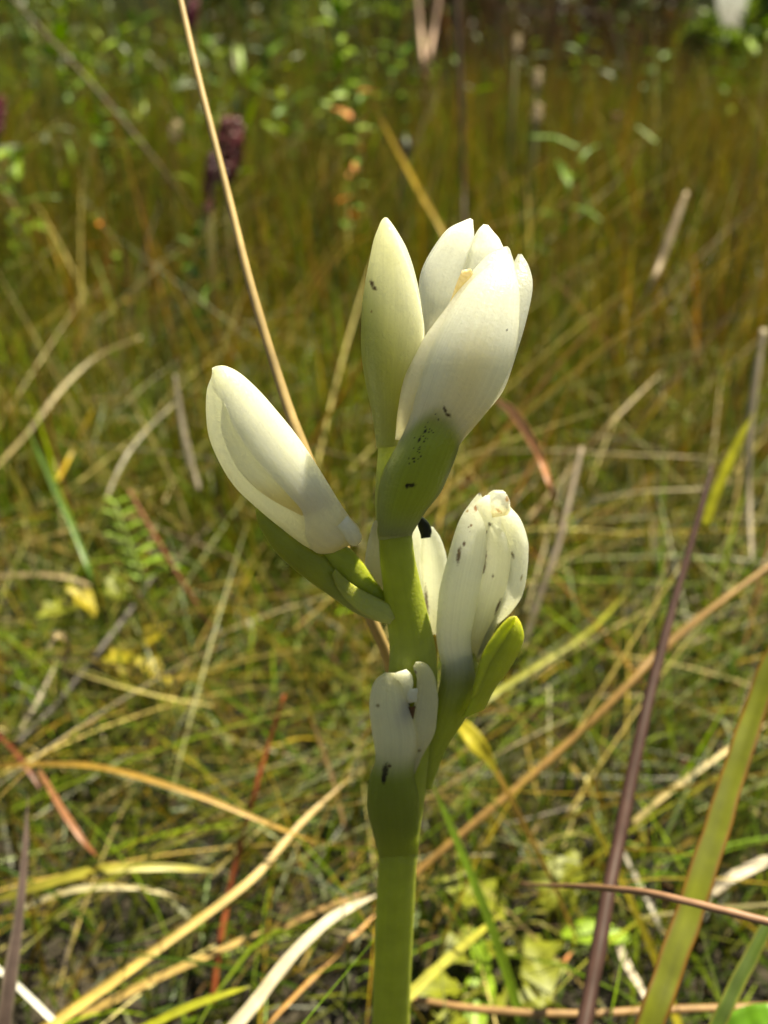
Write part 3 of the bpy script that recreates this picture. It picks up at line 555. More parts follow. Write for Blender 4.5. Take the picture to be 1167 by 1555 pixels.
# ================================================================== single blades, stalks and straws that can be picked out
def strand(name, label, cat, pts, col, mat=None, kind='blade', group=None, tipcol=None, edge=None, twist=0.6, fold=0.35, n=36, thick=0.16, parent=None, part=None):
    """pts: (x, y, height or distance, width in photo pixels)"""
    rows = np.array([[p[0], p[1], PZ(p[0], p[1], p[2])[1], p[3]] for p in pts], float)
    s = catmull(rows, n)
    cen = np.array([P(q[0], q[1], q[2]) for q in s]); wid = np.maximum(s[:, 3] * (np.where(s[:, 2] > 0.3, 0.42, 0.56 if mat is M_STRAW else 0.8) if kind == 'blade' else np.where(s[:, 2] > 0.3, 0.65, 0.8 if len(pts) < 12 else 0.95)) * s[:, 2] / FOC, 2e-4)
    if kind == 'blade': wid = wid * np.clip((n - 1 - np.arange(n)) / (0.14 * n) + 0.12, 0, 1)
    col = np.array(col, float) * (0.72 if mat is M_STRAW and s[n // 2, 2] > 0.3 else 1.0)
    T = np.gradient(cen, axis=0); T /= np.linalg.norm(T, axis=1)[:, None]
    seed = abs(hash(label or name)) % 1000 if False else len(bpy.data.objects) * 0.37
    m = 14; vs, cs = [], []
    col = np.array(col, float); tc = np.array(tipcol if tipcol is not None else col, float)
    for i in range(n):
        view = C0 - cen[i]; view /= np.linalg.norm(view); view = view + V(0, 0, 0.35)
        sd = np.cross(T[i], view); sd /= np.linalg.norm(sd); up = np.cross(sd, T[i])
        tw = twist * (i / n - 0.5)
        sd, up = sd * math.cos(tw) + up * math.sin(tw), up * math.cos(tw) - sd * math.sin(tw)
        hw = wid[i] / 2 * (1 + 0.10 * mnoise.noise((i * 0.31, seed, 0)))
        jit = 0.12 * hw * V(mnoise.noise((i * 0.2, seed, 1)), mnoise.noise((i * 0.2, seed, 2)), mnoise.noise((i * 0.2, seed, 3)))
        for j in range(m):
            a = 2 * math.pi * j / m; u = math.cos(a); vv = math.sin(a)
            if kind == 'blade': q = sd * hw * u + up * hw * (vv * thick + fold * abs(u))
            else: q = sd * hw * u + up * hw * vv
            vs.append(cen[i] + q + jit)
            c = col * (1 - i / n) + tc * (i / n)
            if edge is not None: c = c + (np.array(edge) - c) * smooth(0.62, 0.95, abs(u))
            c = c * (1 + 0.42 * mnoise.noise((u * 5 + seed, vv, i * 0.10)) + 0.22 * mnoise.noise((i * 0.45, seed, 7)) - 0.25 * (abs(u) < 0.2))
            cs.append(c)
    f = grid_faces(n, m, True); f.append(tuple(range(m))[::-1]); f.append(tuple((n - 1) * m + j for j in range(m)))
    o = mesh_obj(name, vs, f, mat or (M_BLADE if kind == 'blade' else M_STALK), parent, np.array(cs), origin=None if parent is not None else cen[int(np.argmin(cen[:, 2]))])
    fix_normals(o)
    if parent is None: tag(o, label, cat, group)
    return o
S = srgb
TAN = S(180, 152, 98); GOLD = S(188, 162, 84); ORG = S(146, 112, 60); PURP = S(66, 46, 40); PALE = S(206, 192, 160); YG = S(150, 150, 36); GG = S(92, 120, 28); DG = S(60, 88, 26); GREY = S(150, 138, 118); RED = S(150, 50, 22); BRW = S(120, 84, 56)
strand('dry_stalk', 'straight tan dry stalk rising behind the white bud to the top edge', 'dry stalk',
       [(596, 1900, 0.001, 20), (598, 1500, 0.185, 20), (600, 1250, 0.165, 20), (598, 1040, 0.150, 19), (560, 930, 0.142, 19), (505, 790, 0.140, 19), (460, 680, 0.139, 19), (428, 590, 0.140, 16), (383, 440, 0.142, 14), (334, 245, 0.146, 12), (300, 110, 0.150, 11), (268, -30, 0.155, 10)], TAN * 0.9, M_STRAW, 'stalk', n=70)
strand('straw', 'long bright golden straw slanting up across the bottom to the orchid stem', 'straw', [(40, 1585, 0.050, 24), (140, 1515, 0.052, 23), (250, 1435, 0.055, 21), (380, 1338, 0.058, 20), (460, 1248, 0.060, 16), (535, 1178, 0.062, 13)], GOLD, M_STRAW, 'blade', tipcol=S(156, 126, 72))
strand('straw', 'dull tan straw lying beside the bright golden one', 'straw', [(120, 1545, 0.03, 20), (230, 1490, 0.032, 20), (320, 1450, 0.034, 18), (402, 1413, 0.036, 16)], S(170, 140, 76), M_STRAW)
strand('straw', 'short tan straw ending near the stem above the pale curved blade', 'straw', [(412, 1416, 0.022, 14), (480, 1385, 0.025, 14), (560, 1355, 0.028, 12)], S(168, 134, 84), M_STRAW)
strand('dead_leaf', 'broad whitish dead blade curving up to the stem base', 'dry blade', [(330, 1590, 0.05, 34), (390, 1520, 0.052, 34), (445, 1450, 0.055, 30), (505, 1395, 0.056, 26), (575, 1358, 0.055, 16)], S(182, 168, 140), M_STRAW)
strand('straw', 'thin orange brown straw beneath the whitish dead blade', 'straw', [(380, 1580, 0.04, 14), (460, 1500, 0.042, 13), (520, 1440, 0.044, 12), (585, 1375, 0.046, 9)], S(176, 126, 50), M_STRAW)
strand('grass_leaf', 'yellow green blade at the bottom edge left of the whitish dead blade', 'grass blade', [(200, 1570, 0.06, 16), (290, 1528, 0.062, 15), (380, 1498, 0.064, 10)], YG)
strand('straw', 'orange arched straw reaching right from the red leaf', 'straw', [(-20, 1165, 0.07, 12), (60, 1160, 0.075, 13), (140, 1163, 0.078, 15), (220, 1182, 0.078, 16), (310, 1212, 0.075, 15), (400, 1248, 0.07, 13), (485, 1282, 0.062, 8)], S(156, 122, 50), M_STRAW)
strand('red_shoot', 'thin red stem standing upright among the straw', 'stem', [(322, 1530, 0.01, 12), (335, 1430, 0.022, 12), (350, 1350, 0.030, 11), (366, 1280, 0.04, 11), (386, 1205, 0.055, 10), (408, 1130, 0.065, 8), (432, 1055, 0.078, 6)], S(128, 66, 38), M_STALK, 'stalk')
strand('dead_leaf', 'dark purplish grey blade pointing up at the bottom left corner', 'dry blade', [(0, 1600, 0.19, 44), (14, 1500, 0.19, 38), (28, 1400, 0.192, 27), (38, 1300, 0.195, 18), (43, 1206, 0.198, 5)], S(96, 78, 70), M_STRAW, edge=S(120, 106, 90))
strand('straw', 'white straw stub in the bottom left corner', 'straw', [(-15, 1460, 0.045, 12), (40, 1510, 0.045, 16), (100, 1570, 0.044, 16)], S(214, 208, 196), M_STRAW)
strand('red_leaf', 'narrow red leaf at the left edge by the orange arched straw', 'leaf', [(-15, 1105, 0.05, 6), (20, 1138, 0.05, 9), (45, 1172, 0.048, 9), (62, 1200, 0.045, 5)], S(116, 60, 38))
strand('dead_leaf', 'dull brown dead blade with red base trailing down from the red leaf', 'dry blade', [(60, 1170, 0.06, 12), (95, 1230, 0.058, 18), (125, 1275, 0.055, 16), (152, 1305, 0.05, 7)], S(140, 96, 62), M_STRAW, tipcol=S(124, 72, 40))
strand('dead_twig', 'dark grey twig slanting up at left past the yellow leaves', 'twig', [(25, 1130, 0.03, 14), (90, 1065, 0.034, 15), (150, 990, 0.04, 15), (200, 925, 0.045, 13), (235, 872, 0.05, 7)], S(78, 70, 64), M_STALK, 'stalk')
strand('dry_leaf', 'curled tan dead leaf beside the dark grey twig', 'dry leaf', [(94, 1070, 0.02, 10), (90, 1035, 0.032, 16), (100, 1003, 0.045, 20), (104, 976, 0.055, 20), (88, 964, 0.06, 16), (72, 988, 0.058, 10)], S(190, 164, 124), M_STRAW, fold=0.6)
strand('straw', 'pale straw under the curled dead leaf', 'straw', [(30, 1110, 0.03, 12), (60, 1060, 0.035, 14), (85, 1010, 0.04, 9)], S(170, 156, 124), M_STRAW)
strand('dry_stalk', 'long orange brown stalk slanting from the stem to the right edge', 'dry stalk', [(560, 1392, 0.030, 14), (620, 1338, 0.036, 14), (700, 1268, 0.045, 15), (840, 1150, 0.06, 15), (955, 1040, 0.075, 14), (1000, 992, 0.08, 18), (1090, 918, 0.09, 13), (1200, 838, 0.10, 11)], ORG * 0.9, M_STRAW, 'stalk', n=60)
strand('purple_stalk', 'tall dark purple stalk on the right, thick below and thin above', 'stalk', [(870, 1650, 0.17, 32), (893, 1530, 0.178, 31), (918, 1390, 0.188, 30), (943, 1260, 0.198, 27), (972, 1120, 0.208, 23), (1005, 985, 0.218, 19), (1040, 860, 0.226, 14), (1068, 760, 0.232, 11), (1082, 705, 0.236, 6)], PURP, M_STALK, 'stalk', n=60)
strand('grass_leaf', 'broad green blade with yellow margins at the right edge', 'grass blade', [(945, 1680, 0.155, 50), (985, 1560, 0.16, 52), (1030, 1435, 0.166, 53), (1072, 1310, 0.172, 50), (1110, 1190, 0.178, 46), (1150, 1070, 0.184, 42), (1200, 920, 0.19, 34)], S(100, 104, 14), M_BLADE, edge=S(116, 78, 20), n=60, fold=0.25)
strand('grass_leaf', 'dark green narrow blade in the bottom right corner', 'grass blade', [(1060, 1610, 0.17, 30), (1095, 1545, 0.172, 29), (1130, 1475, 0.175, 27), (1190, 1360, 0.18, 22)], S(74, 92, 28), edge=S(120, 120, 40))
strand('broad_leaf', 'bright green leaf edge at the very bottom right corner', 'leaf', [(1060, 1590, 0.062, 40), (1120, 1562, 0.066, 56), (1190, 1545, 0.07, 60)], S(96, 140, 30))
strand('dead_twig', 'thin brown twig crossing in front of the broad yellow edged blade', 'twig', [(790, 1342, 0.20, 5), (840, 1345, 0.185, 7), (890, 1347, 0.168, 11), (980, 1355, 0.155, 14), (1080, 1378, 0.150, 15), (1200, 1408, 0.147, 17)], S(136, 102, 78), M_STALK, 'stalk', n=50)
strand('dead_twig', 'straight brown stalk lying level along the bottom edge', 'twig', [(600, 1512, 0.045, 12), (720, 1532, 0.046, 14), (860, 1540, 0.047, 15), (1000, 1534, 0.047, 15), (1200, 1528, 0.048, 15)], S(140, 108, 70), M_STALK, 'stalk', n=50)
strand('grass_leaf', 'fresh green pointed blade starting at the lowest flower and running downward', 'grass blade', [(800, 1590, 0.03, 20), (782, 1520, 0.04, 19), (752, 1425, 0.055, 18), (718, 1335, 0.068, 16), (685, 1255, 0.078, 13), (650, 1176, 0.088, 4)], S(112, 138, 34))
strand('grass_leaf', 'pale green blade leaving the stem base toward the lower right', 'grass blade', [(550, 1590, 0.055, 22), (600, 1535, 0.055, 21), (660, 1475, 0.052, 19), (715, 1428, 0.048, 15), (765, 1385, 0.04, 8)], S(156, 152, 60))
strand('grass_leaf', 'slender yellow green blade left of the purple stalk foot, tip pointing up', 'grass blade', [(1040, 1590, 0.02, 16), (1010, 1495, 0.03, 15), (972, 1400, 0.045, 13), (930, 1305, 0.058, 11), (878, 1203, 0.072, 3)], S(160, 146, 40))
strand('yellow_leaf', 'small yellow leaf hanging right of the lowest flower', 'leaf', [(686, 1090, 0.09, 12), (705, 1105, 0.09, 26), (725, 1130, 0.088, 34), (745, 1158, 0.082, 16), (755, 1180, 0.078, 8)], S(176, 164, 52))
strand('straw', 'thin tan straw trailing down from the small yellow leaf', 'straw', [(742, 1150, 0.08, 12), (780, 1220, 0.07, 12), (830, 1320, 0.05, 11), (880, 1435, 0.02, 9)], S(172, 134, 56), M_STRAW)
strand('dry_stalk', 'straight grey stalk right of the spotted flower', 'dry stalk', [(792, 990, 0.03, 16), (815, 920, 0.045, 15), (840, 850, 0.06, 15), (862, 770, 0.075, 14), (884, 680, 0.092, 9)], S(170, 152, 130), M_STRAW, 'stalk')
strand('seed_stalk', 'pale tan seed stalk leaning right above the middle of the right side', 'seed stalk', [(940, 540, 0.05, 6), (985, 440, 0.55, 10), (1005, 395, 0.55, 16), (1025, 340, 0.55, 17), (1043, 292, 0.55, 9)], S(196, 172, 140), M_STRAW, 'stalk')
strand('seed_stalk', 'grey seed stalk standing along the right edge', 'seed stalk', [(1142, 860, 0.05, 8), (1138, 760, 0.40, 12), (1137, 680, 0.40, 16), (1146, 590, 0.40, 18), (1160, 500, 0.40, 16)], S(172, 156, 130), M_STRAW, 'stalk')
strand('grass_leaf', 'bright yellow green blade tip beside the top of the purple stalk', 'grass blade', [(1070, 800, 0.30, 16), (1090, 742, 0.30, 18), (1114, 688, 0.30, 17), (1145, 626, 0.30, 5)], S(176, 172, 40))
strand('dry_leaf', 'curled orange pink dead leaf right of the large open flower', 'dry leaf', [(752, 605, 0.30, 10), (778, 625, 0.30, 22), (802, 660, 0.30, 24), (822, 700, 0.30, 18), (842, 760, 0.30, 13), (856, 830, 0.05, 8)], S(190, 136, 92), M_STRAW, tipcol=S(124, 66, 36), fold=0.5)
strand('dry_stalk', 'maroon brown thin stalk slanting in the left half below the leaning bud', 'dry stalk', [(196, 745, 0.09, 8), (235, 815, 0.075, 11), (280, 890, 0.055, 12), (330, 965, 0.03, 11)], S(128, 84, 60), M_STALK, 'stalk')
strand('dead_leaf', 'thin grey dead blade bending left of the leaning bud', 'dry blade', [(265, 612, 0.44, 6), (215, 662, 0.43, 10), (185, 705, 0.42, 11), (160, 760, 0.06, 9)], S(170, 158, 136), M_STRAW)
strand('seed_stalk', 'pale grey seed spike left of the leaning bud tip', 'seed stalk', [(266, 570, 0.42, 7), (276, 640, 0.42, 13), (286, 690, 0.42, 17), (302, 745, 0.06, 12)], S(180, 166, 144), M_STRAW, 'stalk')
strand('dead_leaf', 'dull pale blade arching down to the left edge at mid height', 'dry blade', [(215, 512, 0.5, 8), (150, 540, 0.5, 12), (95, 590, 0.48, 14), (40, 660, 0.45, 14), (-15, 720, 0.07, 14)], S(160, 142, 92), M_STRAW)
strand('grass_leaf', 'dark green blade leaning beside the yellow leaves on the left', 'grass blade', [(160, 985, 0.03, 14), (145, 900, 0.31, 17), (118, 820, 0.31, 19), (82, 740, 0.32, 19), (40, 645, 0.33, 8)], S(82, 112, 36))
strand('grass_leaf', 'short yellow blade standing left of the pale grey seed spike', 'grass blade', [(88, 730, 0.06, 10), (108, 690, 0.45, 13), (125, 655, 0.45, 13), (147, 612, 0.45, 5)], S(190, 160, 44))
strand('grass_leaf', 'yellow blade slanting behind the gap between tall bud and open flower', 'grass blade', [(720, 460, 0.6, 14), (672, 352, 0.62, 16), (640, 295, 0.63, 16), (606, 232, 0.65, 15), (568, 160, 0.66, 8)], S(176, 146, 44))
strand('dead_stalk', 'dark brown upright stalk above the large open flower', 'stalk', [(706, 420, 0.05, 12), (704, 300, 0.9, 12), (700, 150, 0.9, 13), (693, -30, 0.9, 14)], S(64, 46, 36), M_STALK, 'stalk')
strand('dead_stalk', 'pale pinkish stalk leaning left, one of a V at the top edge', 'stalk', [(648, 190, 0.09, 10), (645, 120, 1.3, 11), (638, 40, 1.3, 11), (630, -30, 1.3, 11)], S(176, 146, 124), M_STALK, 'stalk')
strand('dead_stalk', 'pale pinkish stalk leaning right, one of a V at the top edge', 'stalk', [(650, 190, 0.09, 9), (650, 110, 1.3, 10), (660, 40, 1.3, 10), (672, -30, 1.3, 10)], S(170, 140, 120), M_STALK, 'stalk')
strand('dead_stalk', 'blurred brown stalk slanting across the upper left corner', 'stalk', [(350, 400, 0.08, 6), (250, 262, 0.7, 7), (150, 140, 0.7, 7), (40, 20, 0.7, 7), (0, -20, 0.7, 7)], S(84, 68, 44), M_STALK, 'stalk')
strand('grass_leaf', 'yellow blade slanting below the green sepal of the leaning bud', 'grass blade', [(300, 1030, 0.02, 9), (335, 960, 0.035, 12), (362, 905, 0.05, 13), (388, 856, 0.06, 5)], S(166, 146, 44))
strand('grass_leaf', 'fresh green blade standing below the leaning bud next to the stem', 'grass blade', [(452, 1090, 0.015, 8), (470, 1030, 0.03, 12), (484, 970, 0.045, 12), (498, 905, 0.06, 5)], S(110, 134, 40))
strand('straw', 'vertical brown straw left of the lowest flower', 'straw', [(540, 1340, 0.01, 9), (520, 1240, 0.03, 10), (498, 1160, 0.045, 10), (470, 1080, 0.06, 6)], S(160, 128, 88), M_STRAW)
strand('grass_leaf', 'broad yellow green blade lying right of the yellow green bract', 'grass blade', [(660, 1110, 0.05, 10), (740, 1060, 0.055, 16), (820, 1010, 0.055, 18), (900, 955, 0.055, 16), (960, 890, 0.05, 6)], S(140, 138, 44))
strand('straw', 'level pale straw in the mid right at the height of the green ovary', 'straw', [(700, 688, 0.42, 4), (830, 684, 0.42, 5), (960, 690, 0.42, 5), (1090, 695, 0.42, 4)], S(180, 160, 120), M_STRAW)
strand('straw', 'level pale straw just above the purple stalk tip', 'straw', [(900, 758, 0.40, 5), (980, 746, 0.40, 6), (1080, 742, 0.40, 5)], S(190, 172, 130), M_STRAW)
strand('straw', 'tan straw rising right from the orange pink curled leaf', 'straw', [(800, 790, 0.05, 8), (860, 720, 0.44, 9), (930, 640, 0.44, 9), (1010, 560, 0.46, 6)], S(168, 142, 92), M_STRAW)
strand('dead_leaf', 'pale dead blade behind the foot of the broad yellow edged blade', 'dry blade', [(1050, 1380, 0.03, 26), (1100, 1340, 0.034, 30), (1180, 1300, 0.036, 30)], S(176, 160, 136), M_STRAW)
strand('dead_leaf', 'curved white dead blade at the foot of the purple stalk', 'dry blade', [(935, 1410, 0.02, 16), (950, 1460, 0.022, 20), (985, 1520, 0.022, 14), (1010, 1560, 0.02, 8)], S(200, 186, 164), M_STRAW)
strand('dead_leaf', 'narrow grey dead blade right of the purple stalk', 'dry blade', [(940, 1280, 0.03, 9), (965, 1330, 0.03, 12), (995, 1390, 0.028, 12), (1010, 1430, 0.02, 6)], S(176, 166, 150), M_STRAW)
strand('straw', 'pale straw rising to the right edge behind the purple stalk', 'straw', [(960, 1250, 0.03, 14), (1020, 1200, 0.036, 15), (1090, 1150, 0.04, 13), (1180, 1090, 0.04, 9)], S(176, 156, 104), M_STRAW)
strand('straw', 'orange straw at the bottom between stem and purple stalk', 'straw', [(790, 1540, 0.015, 14), (830, 1490, 0.02, 15), (870, 1445, 0.02, 10)], S(180, 116, 60), M_STRAW)
strand('straw', 'level tan straw at the left edge above the yellow leaves', 'straw', [(-20, 876, 0.045, 14), (50, 872, 0.047, 16), (105, 878, 0.046, 14), (150, 895, 0.04, 8)], S(188, 164, 120), M_STRAW)
strand('grass_leaf', 'long yellow green blade lying level at left below the orange arched straw', 'grass blade', [(-20, 1370, 0.045, 12), (60, 1345, 0.05, 16), (150, 1322, 0.052, 18), (240, 1318, 0.05, 15), (330, 1322, 0.045, 9)], S(156, 148, 56))
strand('straw', 'pale straw lying just below the level yellow green blade', 'straw', [(30, 1380, 0.03, 12), (110, 1352, 0.034, 15), (200, 1348, 0.034, 14), (270, 1362, 0.03, 8)], S(180, 168, 128), M_STRAW)
strand('straw', 'stubby yellow straw leaning at left under the long golden straw', 'straw', [(100, 1525, 0.01, 12), (125, 1470, 0.02, 15), (148, 1420, 0.03, 13), (160, 1398, 0.034, 6)], S(186, 156, 84), M_STRAW)

# ------------------------------------------------------------------ leaves and plants in the sward
def leaf_mesh(name, L, W, lobes=0, cup=0.25, n=14, m=7, th=0.0004):
    vs = []
    for i in range(n):
        t = i / (n - 1); hw = W / 2 * (math.sin(math.pi * t ** 0.8) ** 0.75 if 0 < t < 1 else 0.02)
        if lobes: hw *= 0.72 + 0.28 * math.cos(2 * math.pi * lobes * t)
        for j in range(m):
            u = -1 + 2 * j / (m - 1)
            vs.append((u * hw, t * L, cup * abs(u) * hw * 1.2 - 0.25 * L * t * t + 0.02 * L * math.sin(9 * t + 3 * u)))
    vs = np.array(vs); top = len(vs); low = vs.copy(); low[:, 2] -= th
    f = grid_faces(n, m); f2 = [tuple(top + q for q in reversed(x)) for x in f]
    rim = [i * m + j for i, j in [(0, j) for j in range(m)] + [(i, m - 1) for i in range(1, n)] + [(n - 1, j) for j in range(m - 2, -1, -1)] + [(i, 0) for i in range(n - 2, 0, -1)]]
    f3 = [(rim[q], top + rim[q], top + rim[(q + 1) % len(rim)], rim[(q + 1) % len(rim)]) for q in range(len(rim))]
    me = bpy.data.meshes.new(name); me.from_pydata(np.vstack([vs, low]).tolist(), [], f + f2 + f3)
    me.polygons.foreach_set('use_smooth', [True] * len(me.polygons)); return me
def col_leaf(col, lobes=0, L=1.0, W=0.4, cup=0.25):
    me = leaf_mesh('leaf', L, W, lobes, cup); k = len(me.vertices)
    c = np.array([col] * k) * rng.uniform(0.85, 1.1, (k, 1)); set_col(me, c); me.materials.append(M_LEAF); return me
M_LEAF = leafy('leaf', 0.38, 0.025, 0.5, 0.3, 6.0)
def put_leaf(me, parent, loc, az, pitch, size, roll=0.0, name='leaf'):
    o = bpy.data.objects.new(name, me); COL.objects.link(o); o.parent = parent
    o.location = tuple(V(*loc) - world_loc(parent)); o.rotation_euler = (pitch, roll, az); o.scale = (size, size, size); return o
LM = {'green': col_leaf(S(92, 128, 34)), 'lime': col_leaf(S(140, 168, 44)), 'yellow': col_leaf(S(176, 160, 44), 2, 1, 0.75), 'orange': col_leaf(S(206, 130, 40), 0, 1, 0.35),
      'fern': col_leaf(S(140, 170, 56), 5, 1, 0.34), 'lobed': col_leaf(S(128, 132, 34), 3, 1, 0.9), 'dark': col_leaf(S(60, 90, 34), 0, 1, 0.3), 'slim': col_leaf(S(104, 140, 38), 0, 1, 0.16)}
def tube(name, pts, r0, r1, col, parent, m=7):
    pts = np.asarray(pts, float); n = len(pts); T = np.gradient(pts, axis=0); T /= np.linalg.norm(T, axis=1)[:, None] + 1e-9; vs = []
    for i in range(n):
        a = np.cross(T[i], V(0.3, 1, 0.1)); a /= np.linalg.norm(a); b_ = np.cross(T[i], a); r = r0 + (r1 - r0) * i / (n - 1)
        for j in range(m):
            q = 2 * math.pi * j / m; vs.append(pts[i] + r * (a * math.cos(q) + b_ * math.sin(q)))
    f = grid_faces(n, m, True); f.append(tuple(range(m))[::-1]); f.append(tuple((n - 1) * m + j for j in range(m)))
    o = mesh_obj(name, vs, f, M_STALK, parent, np.array([col] * len(vs))); fix_normals(o); return o
def stem_plant(name, label, cat, px, py, d, height, nleaf, size, kinds, stemcol=(0.09, 0.12, 0.03), group=None, spread=0.9):
    """top of the plant at the picture point; stands on the ground below it"""
    top = P(px, py, d); base = V(top[0] + rng.uniform(-.02, .02), top[1], 0.0)
    root = empty(name, base); tag(root, label, cat, group)
    h = top[2]; ts = np.linspace(0, 1, 8)[:, None]; path = base * (1 - ts) + top * ts + np.sin(ts * 3.1) * V(rng.uniform(-.02, .02), 0.01, 0) * h
    tube('stem', path, 0.0025 * d, 0.001 * d, np.array(stemcol), root)
    for i in range(nleaf):
        t = 1 - (1 - (i + 0.5) / nleaf) * height / max(h, 0.02) * 1.0
        t = max(0.05, t); k = min(6.999, t * 7); q = path[int(k)] * (1 - k % 1) + path[int(k) + 1] * (k % 1)
        put_leaf(LM[kinds[i % len(kinds)]], root, q, i * 2.4 + rng.uniform(-.4, .4), rng.uniform(0.0, spread), size * rng.uniform(0.55, 0.95), rng.uniform(-.3, .3))
    return root
# yellow leaves at the left, in the sward
def rosette(name, label, cat, px, py, z, leaves, group=None):
    c, d = PZ(px, py, z); base = V(c[0], c[1], 0); root = empty(name, base); tag(root, label, cat, group)
    tube('stem', [base, base * 0.5 + c * 0.5, c], 0.0010, 0.0008, np.array([0.12, 0.12, 0.03]), root)
    for (kind, x, y, size, az, pit) in leaves:
        q, _ = PZ(x, y, z); tube('leaf_stalk', [c, (c + q) / 2 + V(0, 0, 0.002), q], 0.0006, 0.0005, np.array([0.16, 0.15, 0.03]), root, 5)
        put_leaf(LM[kind], root, q, az, pit, size)
    return root
rosette('yellow_plant', 'small plant with yellow lobed leaves at the left under the dark green blade', 'plant', 165, 965, 0.035,
        [('yellow', 150, 935, 0.017, 1.2, 0.9), ('lobed', 120, 925, 0.018, 2.4, 0.5), ('yellow', 205, 1000, 0.016, -1.9, -0.3), ('yellow', 175, 985, 0.015, -2.7, 0.1), ('yellow', 215, 985, 0.014, -0.8, 0.6), ('lobed', 180, 915, 0.014, 0.3, 0.9)])
rosette('lobed_plant', 'yellow green rosette with lobed leaves right of the stem near the bottom', 'plant', 790, 1400, 0.02,
        [('lobed', 770, 1390, 0.022, 1.4, 0.7), ('lobed', 830, 1385, 0.020, -0.6, 0.6), ('lobed', 800, 1420, 0.020, 3.3, 0.2), ('lime', 850, 1420, 0.02, -1.7, 0.3), ('lobed', 745, 1425, 0.018, 2.2, 0.4), ('lime', 735, 1470, 0.020, 2.9, 0.1)])
rosette('lobed_plant', 'small lime leaved plant at the bottom edge just right of the stem', 'plant', 725, 1510, 0.02,
        [('lobed', 700, 1500, 0.014, 2.0, 0.6), ('lime', 735, 1490, 0.013, 0.2, 0.9), ('lobed', 750, 1525, 0.013, -1.6, 0.3), ('lobed', 690, 1530, 0.012, 2.8, 0.2)])
c0, _ = PZ(205, 900, 0.03); fern = empty('fern_leaf', V(c0[0], c0[1], 0)); tag(fern, 'upright feathery lime green fern leaf on the left', 'fern')
fp = [P(200 + (q - 0.5) * -50, 900 - 135 * q, 0.36) for q in np.linspace(0, 1, 8)]; fp[0] = V(fp[0][0], fp[0][1], 0)
tube('stem', fp, 0.0009, 0.0005, np.array([0.2, 0.26, 0.06]), fern)
for i in range(14):
    q = fp[1 + (i // 2) % 7]; put_leaf(LM['fern'], fern, q, (1.2 if i % 2 else -1.2) + rng.uniform(-.2, .2), 0.5, 0.015 * (1 - i / 22))
# leafy plants in the meadow behind
spec = [  # px, py, distance, height, leaves, size, kinds
    (90, 60, 1.25, .22, 26, .055, ['green', 'lime'], 'bushy green plant, second from the left edge at the top'),
    (15, 225, 0.75, .10, 18, .038, ['slim', 'lime'], 'slim leaved bright green plant at the left edge'),
    (200, 25, 1.4, .25, 26, .06, ['lime', 'green'], 'lime leaved plant at the top beside the tan stalk'),
    (400, 30, 1.3, .22, 24, .05, ['green', 'dark'], 'dark green plant right of the tan stalk top'),
    (512, 0, 1.05, .19, 28, .038, ['lime', 'green', 'lime'], 'tall lime leaved plant above the tall closed bud'),
    (545, 110, 0.9, .12, 18, .03, ['lime', 'green', 'lime', 'orange'], 'green plant with some orange leaves above the tall closed bud'),
    (545, 235, 0.75, .09, 10, .020, ['orange', 'green'], 'orange leaved sprig just left of the tall closed bud'),
    (300, 340, 0.62, .09, 14, .028, ['green', 'slim'], 'green sprig under the purple flower spike'),
    (150, 320, 0.75, .08, 10, .020, ['orange', 'lime'], 'sprig with yellow orange leaves in the upper left'),
    (605, 70, 1.3, .2, 20, .045, ['green', 'lime'], 'green plant left of the pale V of stalks'),
    (760, 160, 1.6, .18, 12, .045, ['green', 'lime'], 'small green plant above the open flower, left of the pale seed heads'),
    (885, 60, 1.7, .25, 18, .05, ['green', 'lime'], 'green plant right of the pale seed heads'),
    (1000, 75, 1.9, .25, 20, .05, ['green', 'lime'], 'green plant below the dark bush'),
    (1115, 95, 1.4, .25, 26, .05, ['lime', 'green'], 'lime leaved plant at the right edge near the top'),
    (1160, 35, 1.7, .3, 26, .06, ['green', 'lime'], 'green plant in the top right corner'),
    (885, 215, 0.75, .13, 12, .05, ['slim'], 'slim upright lime plant right of the open flower'),
    (30, 30, 1.9, .3, 24, .07, ['green', 'dark'], 'green plant in the top left corner'),
    (320, 60, 1.7, .3, 22, .06, ['dark', 'green'], 'dark leaved plant just left of the tan stalk'),
    (155, 165, 1.0, .14, 16, .04, ['lime', 'green'], 'lime green plant left of the purple flower spike'),
    (440, 150, 1.1, .14, 16, .04, ['green', 'slim'], 'green plant between the purple spike and the tall bud'),
]
for i, (px, py, d, hh, nl, sz, ks, lab) in enumerate(spec):
    stem_plant('leafy_plant', lab, 'plant', px, py, d, hh, nl, sz, ks, group='leafy plants in the meadow')
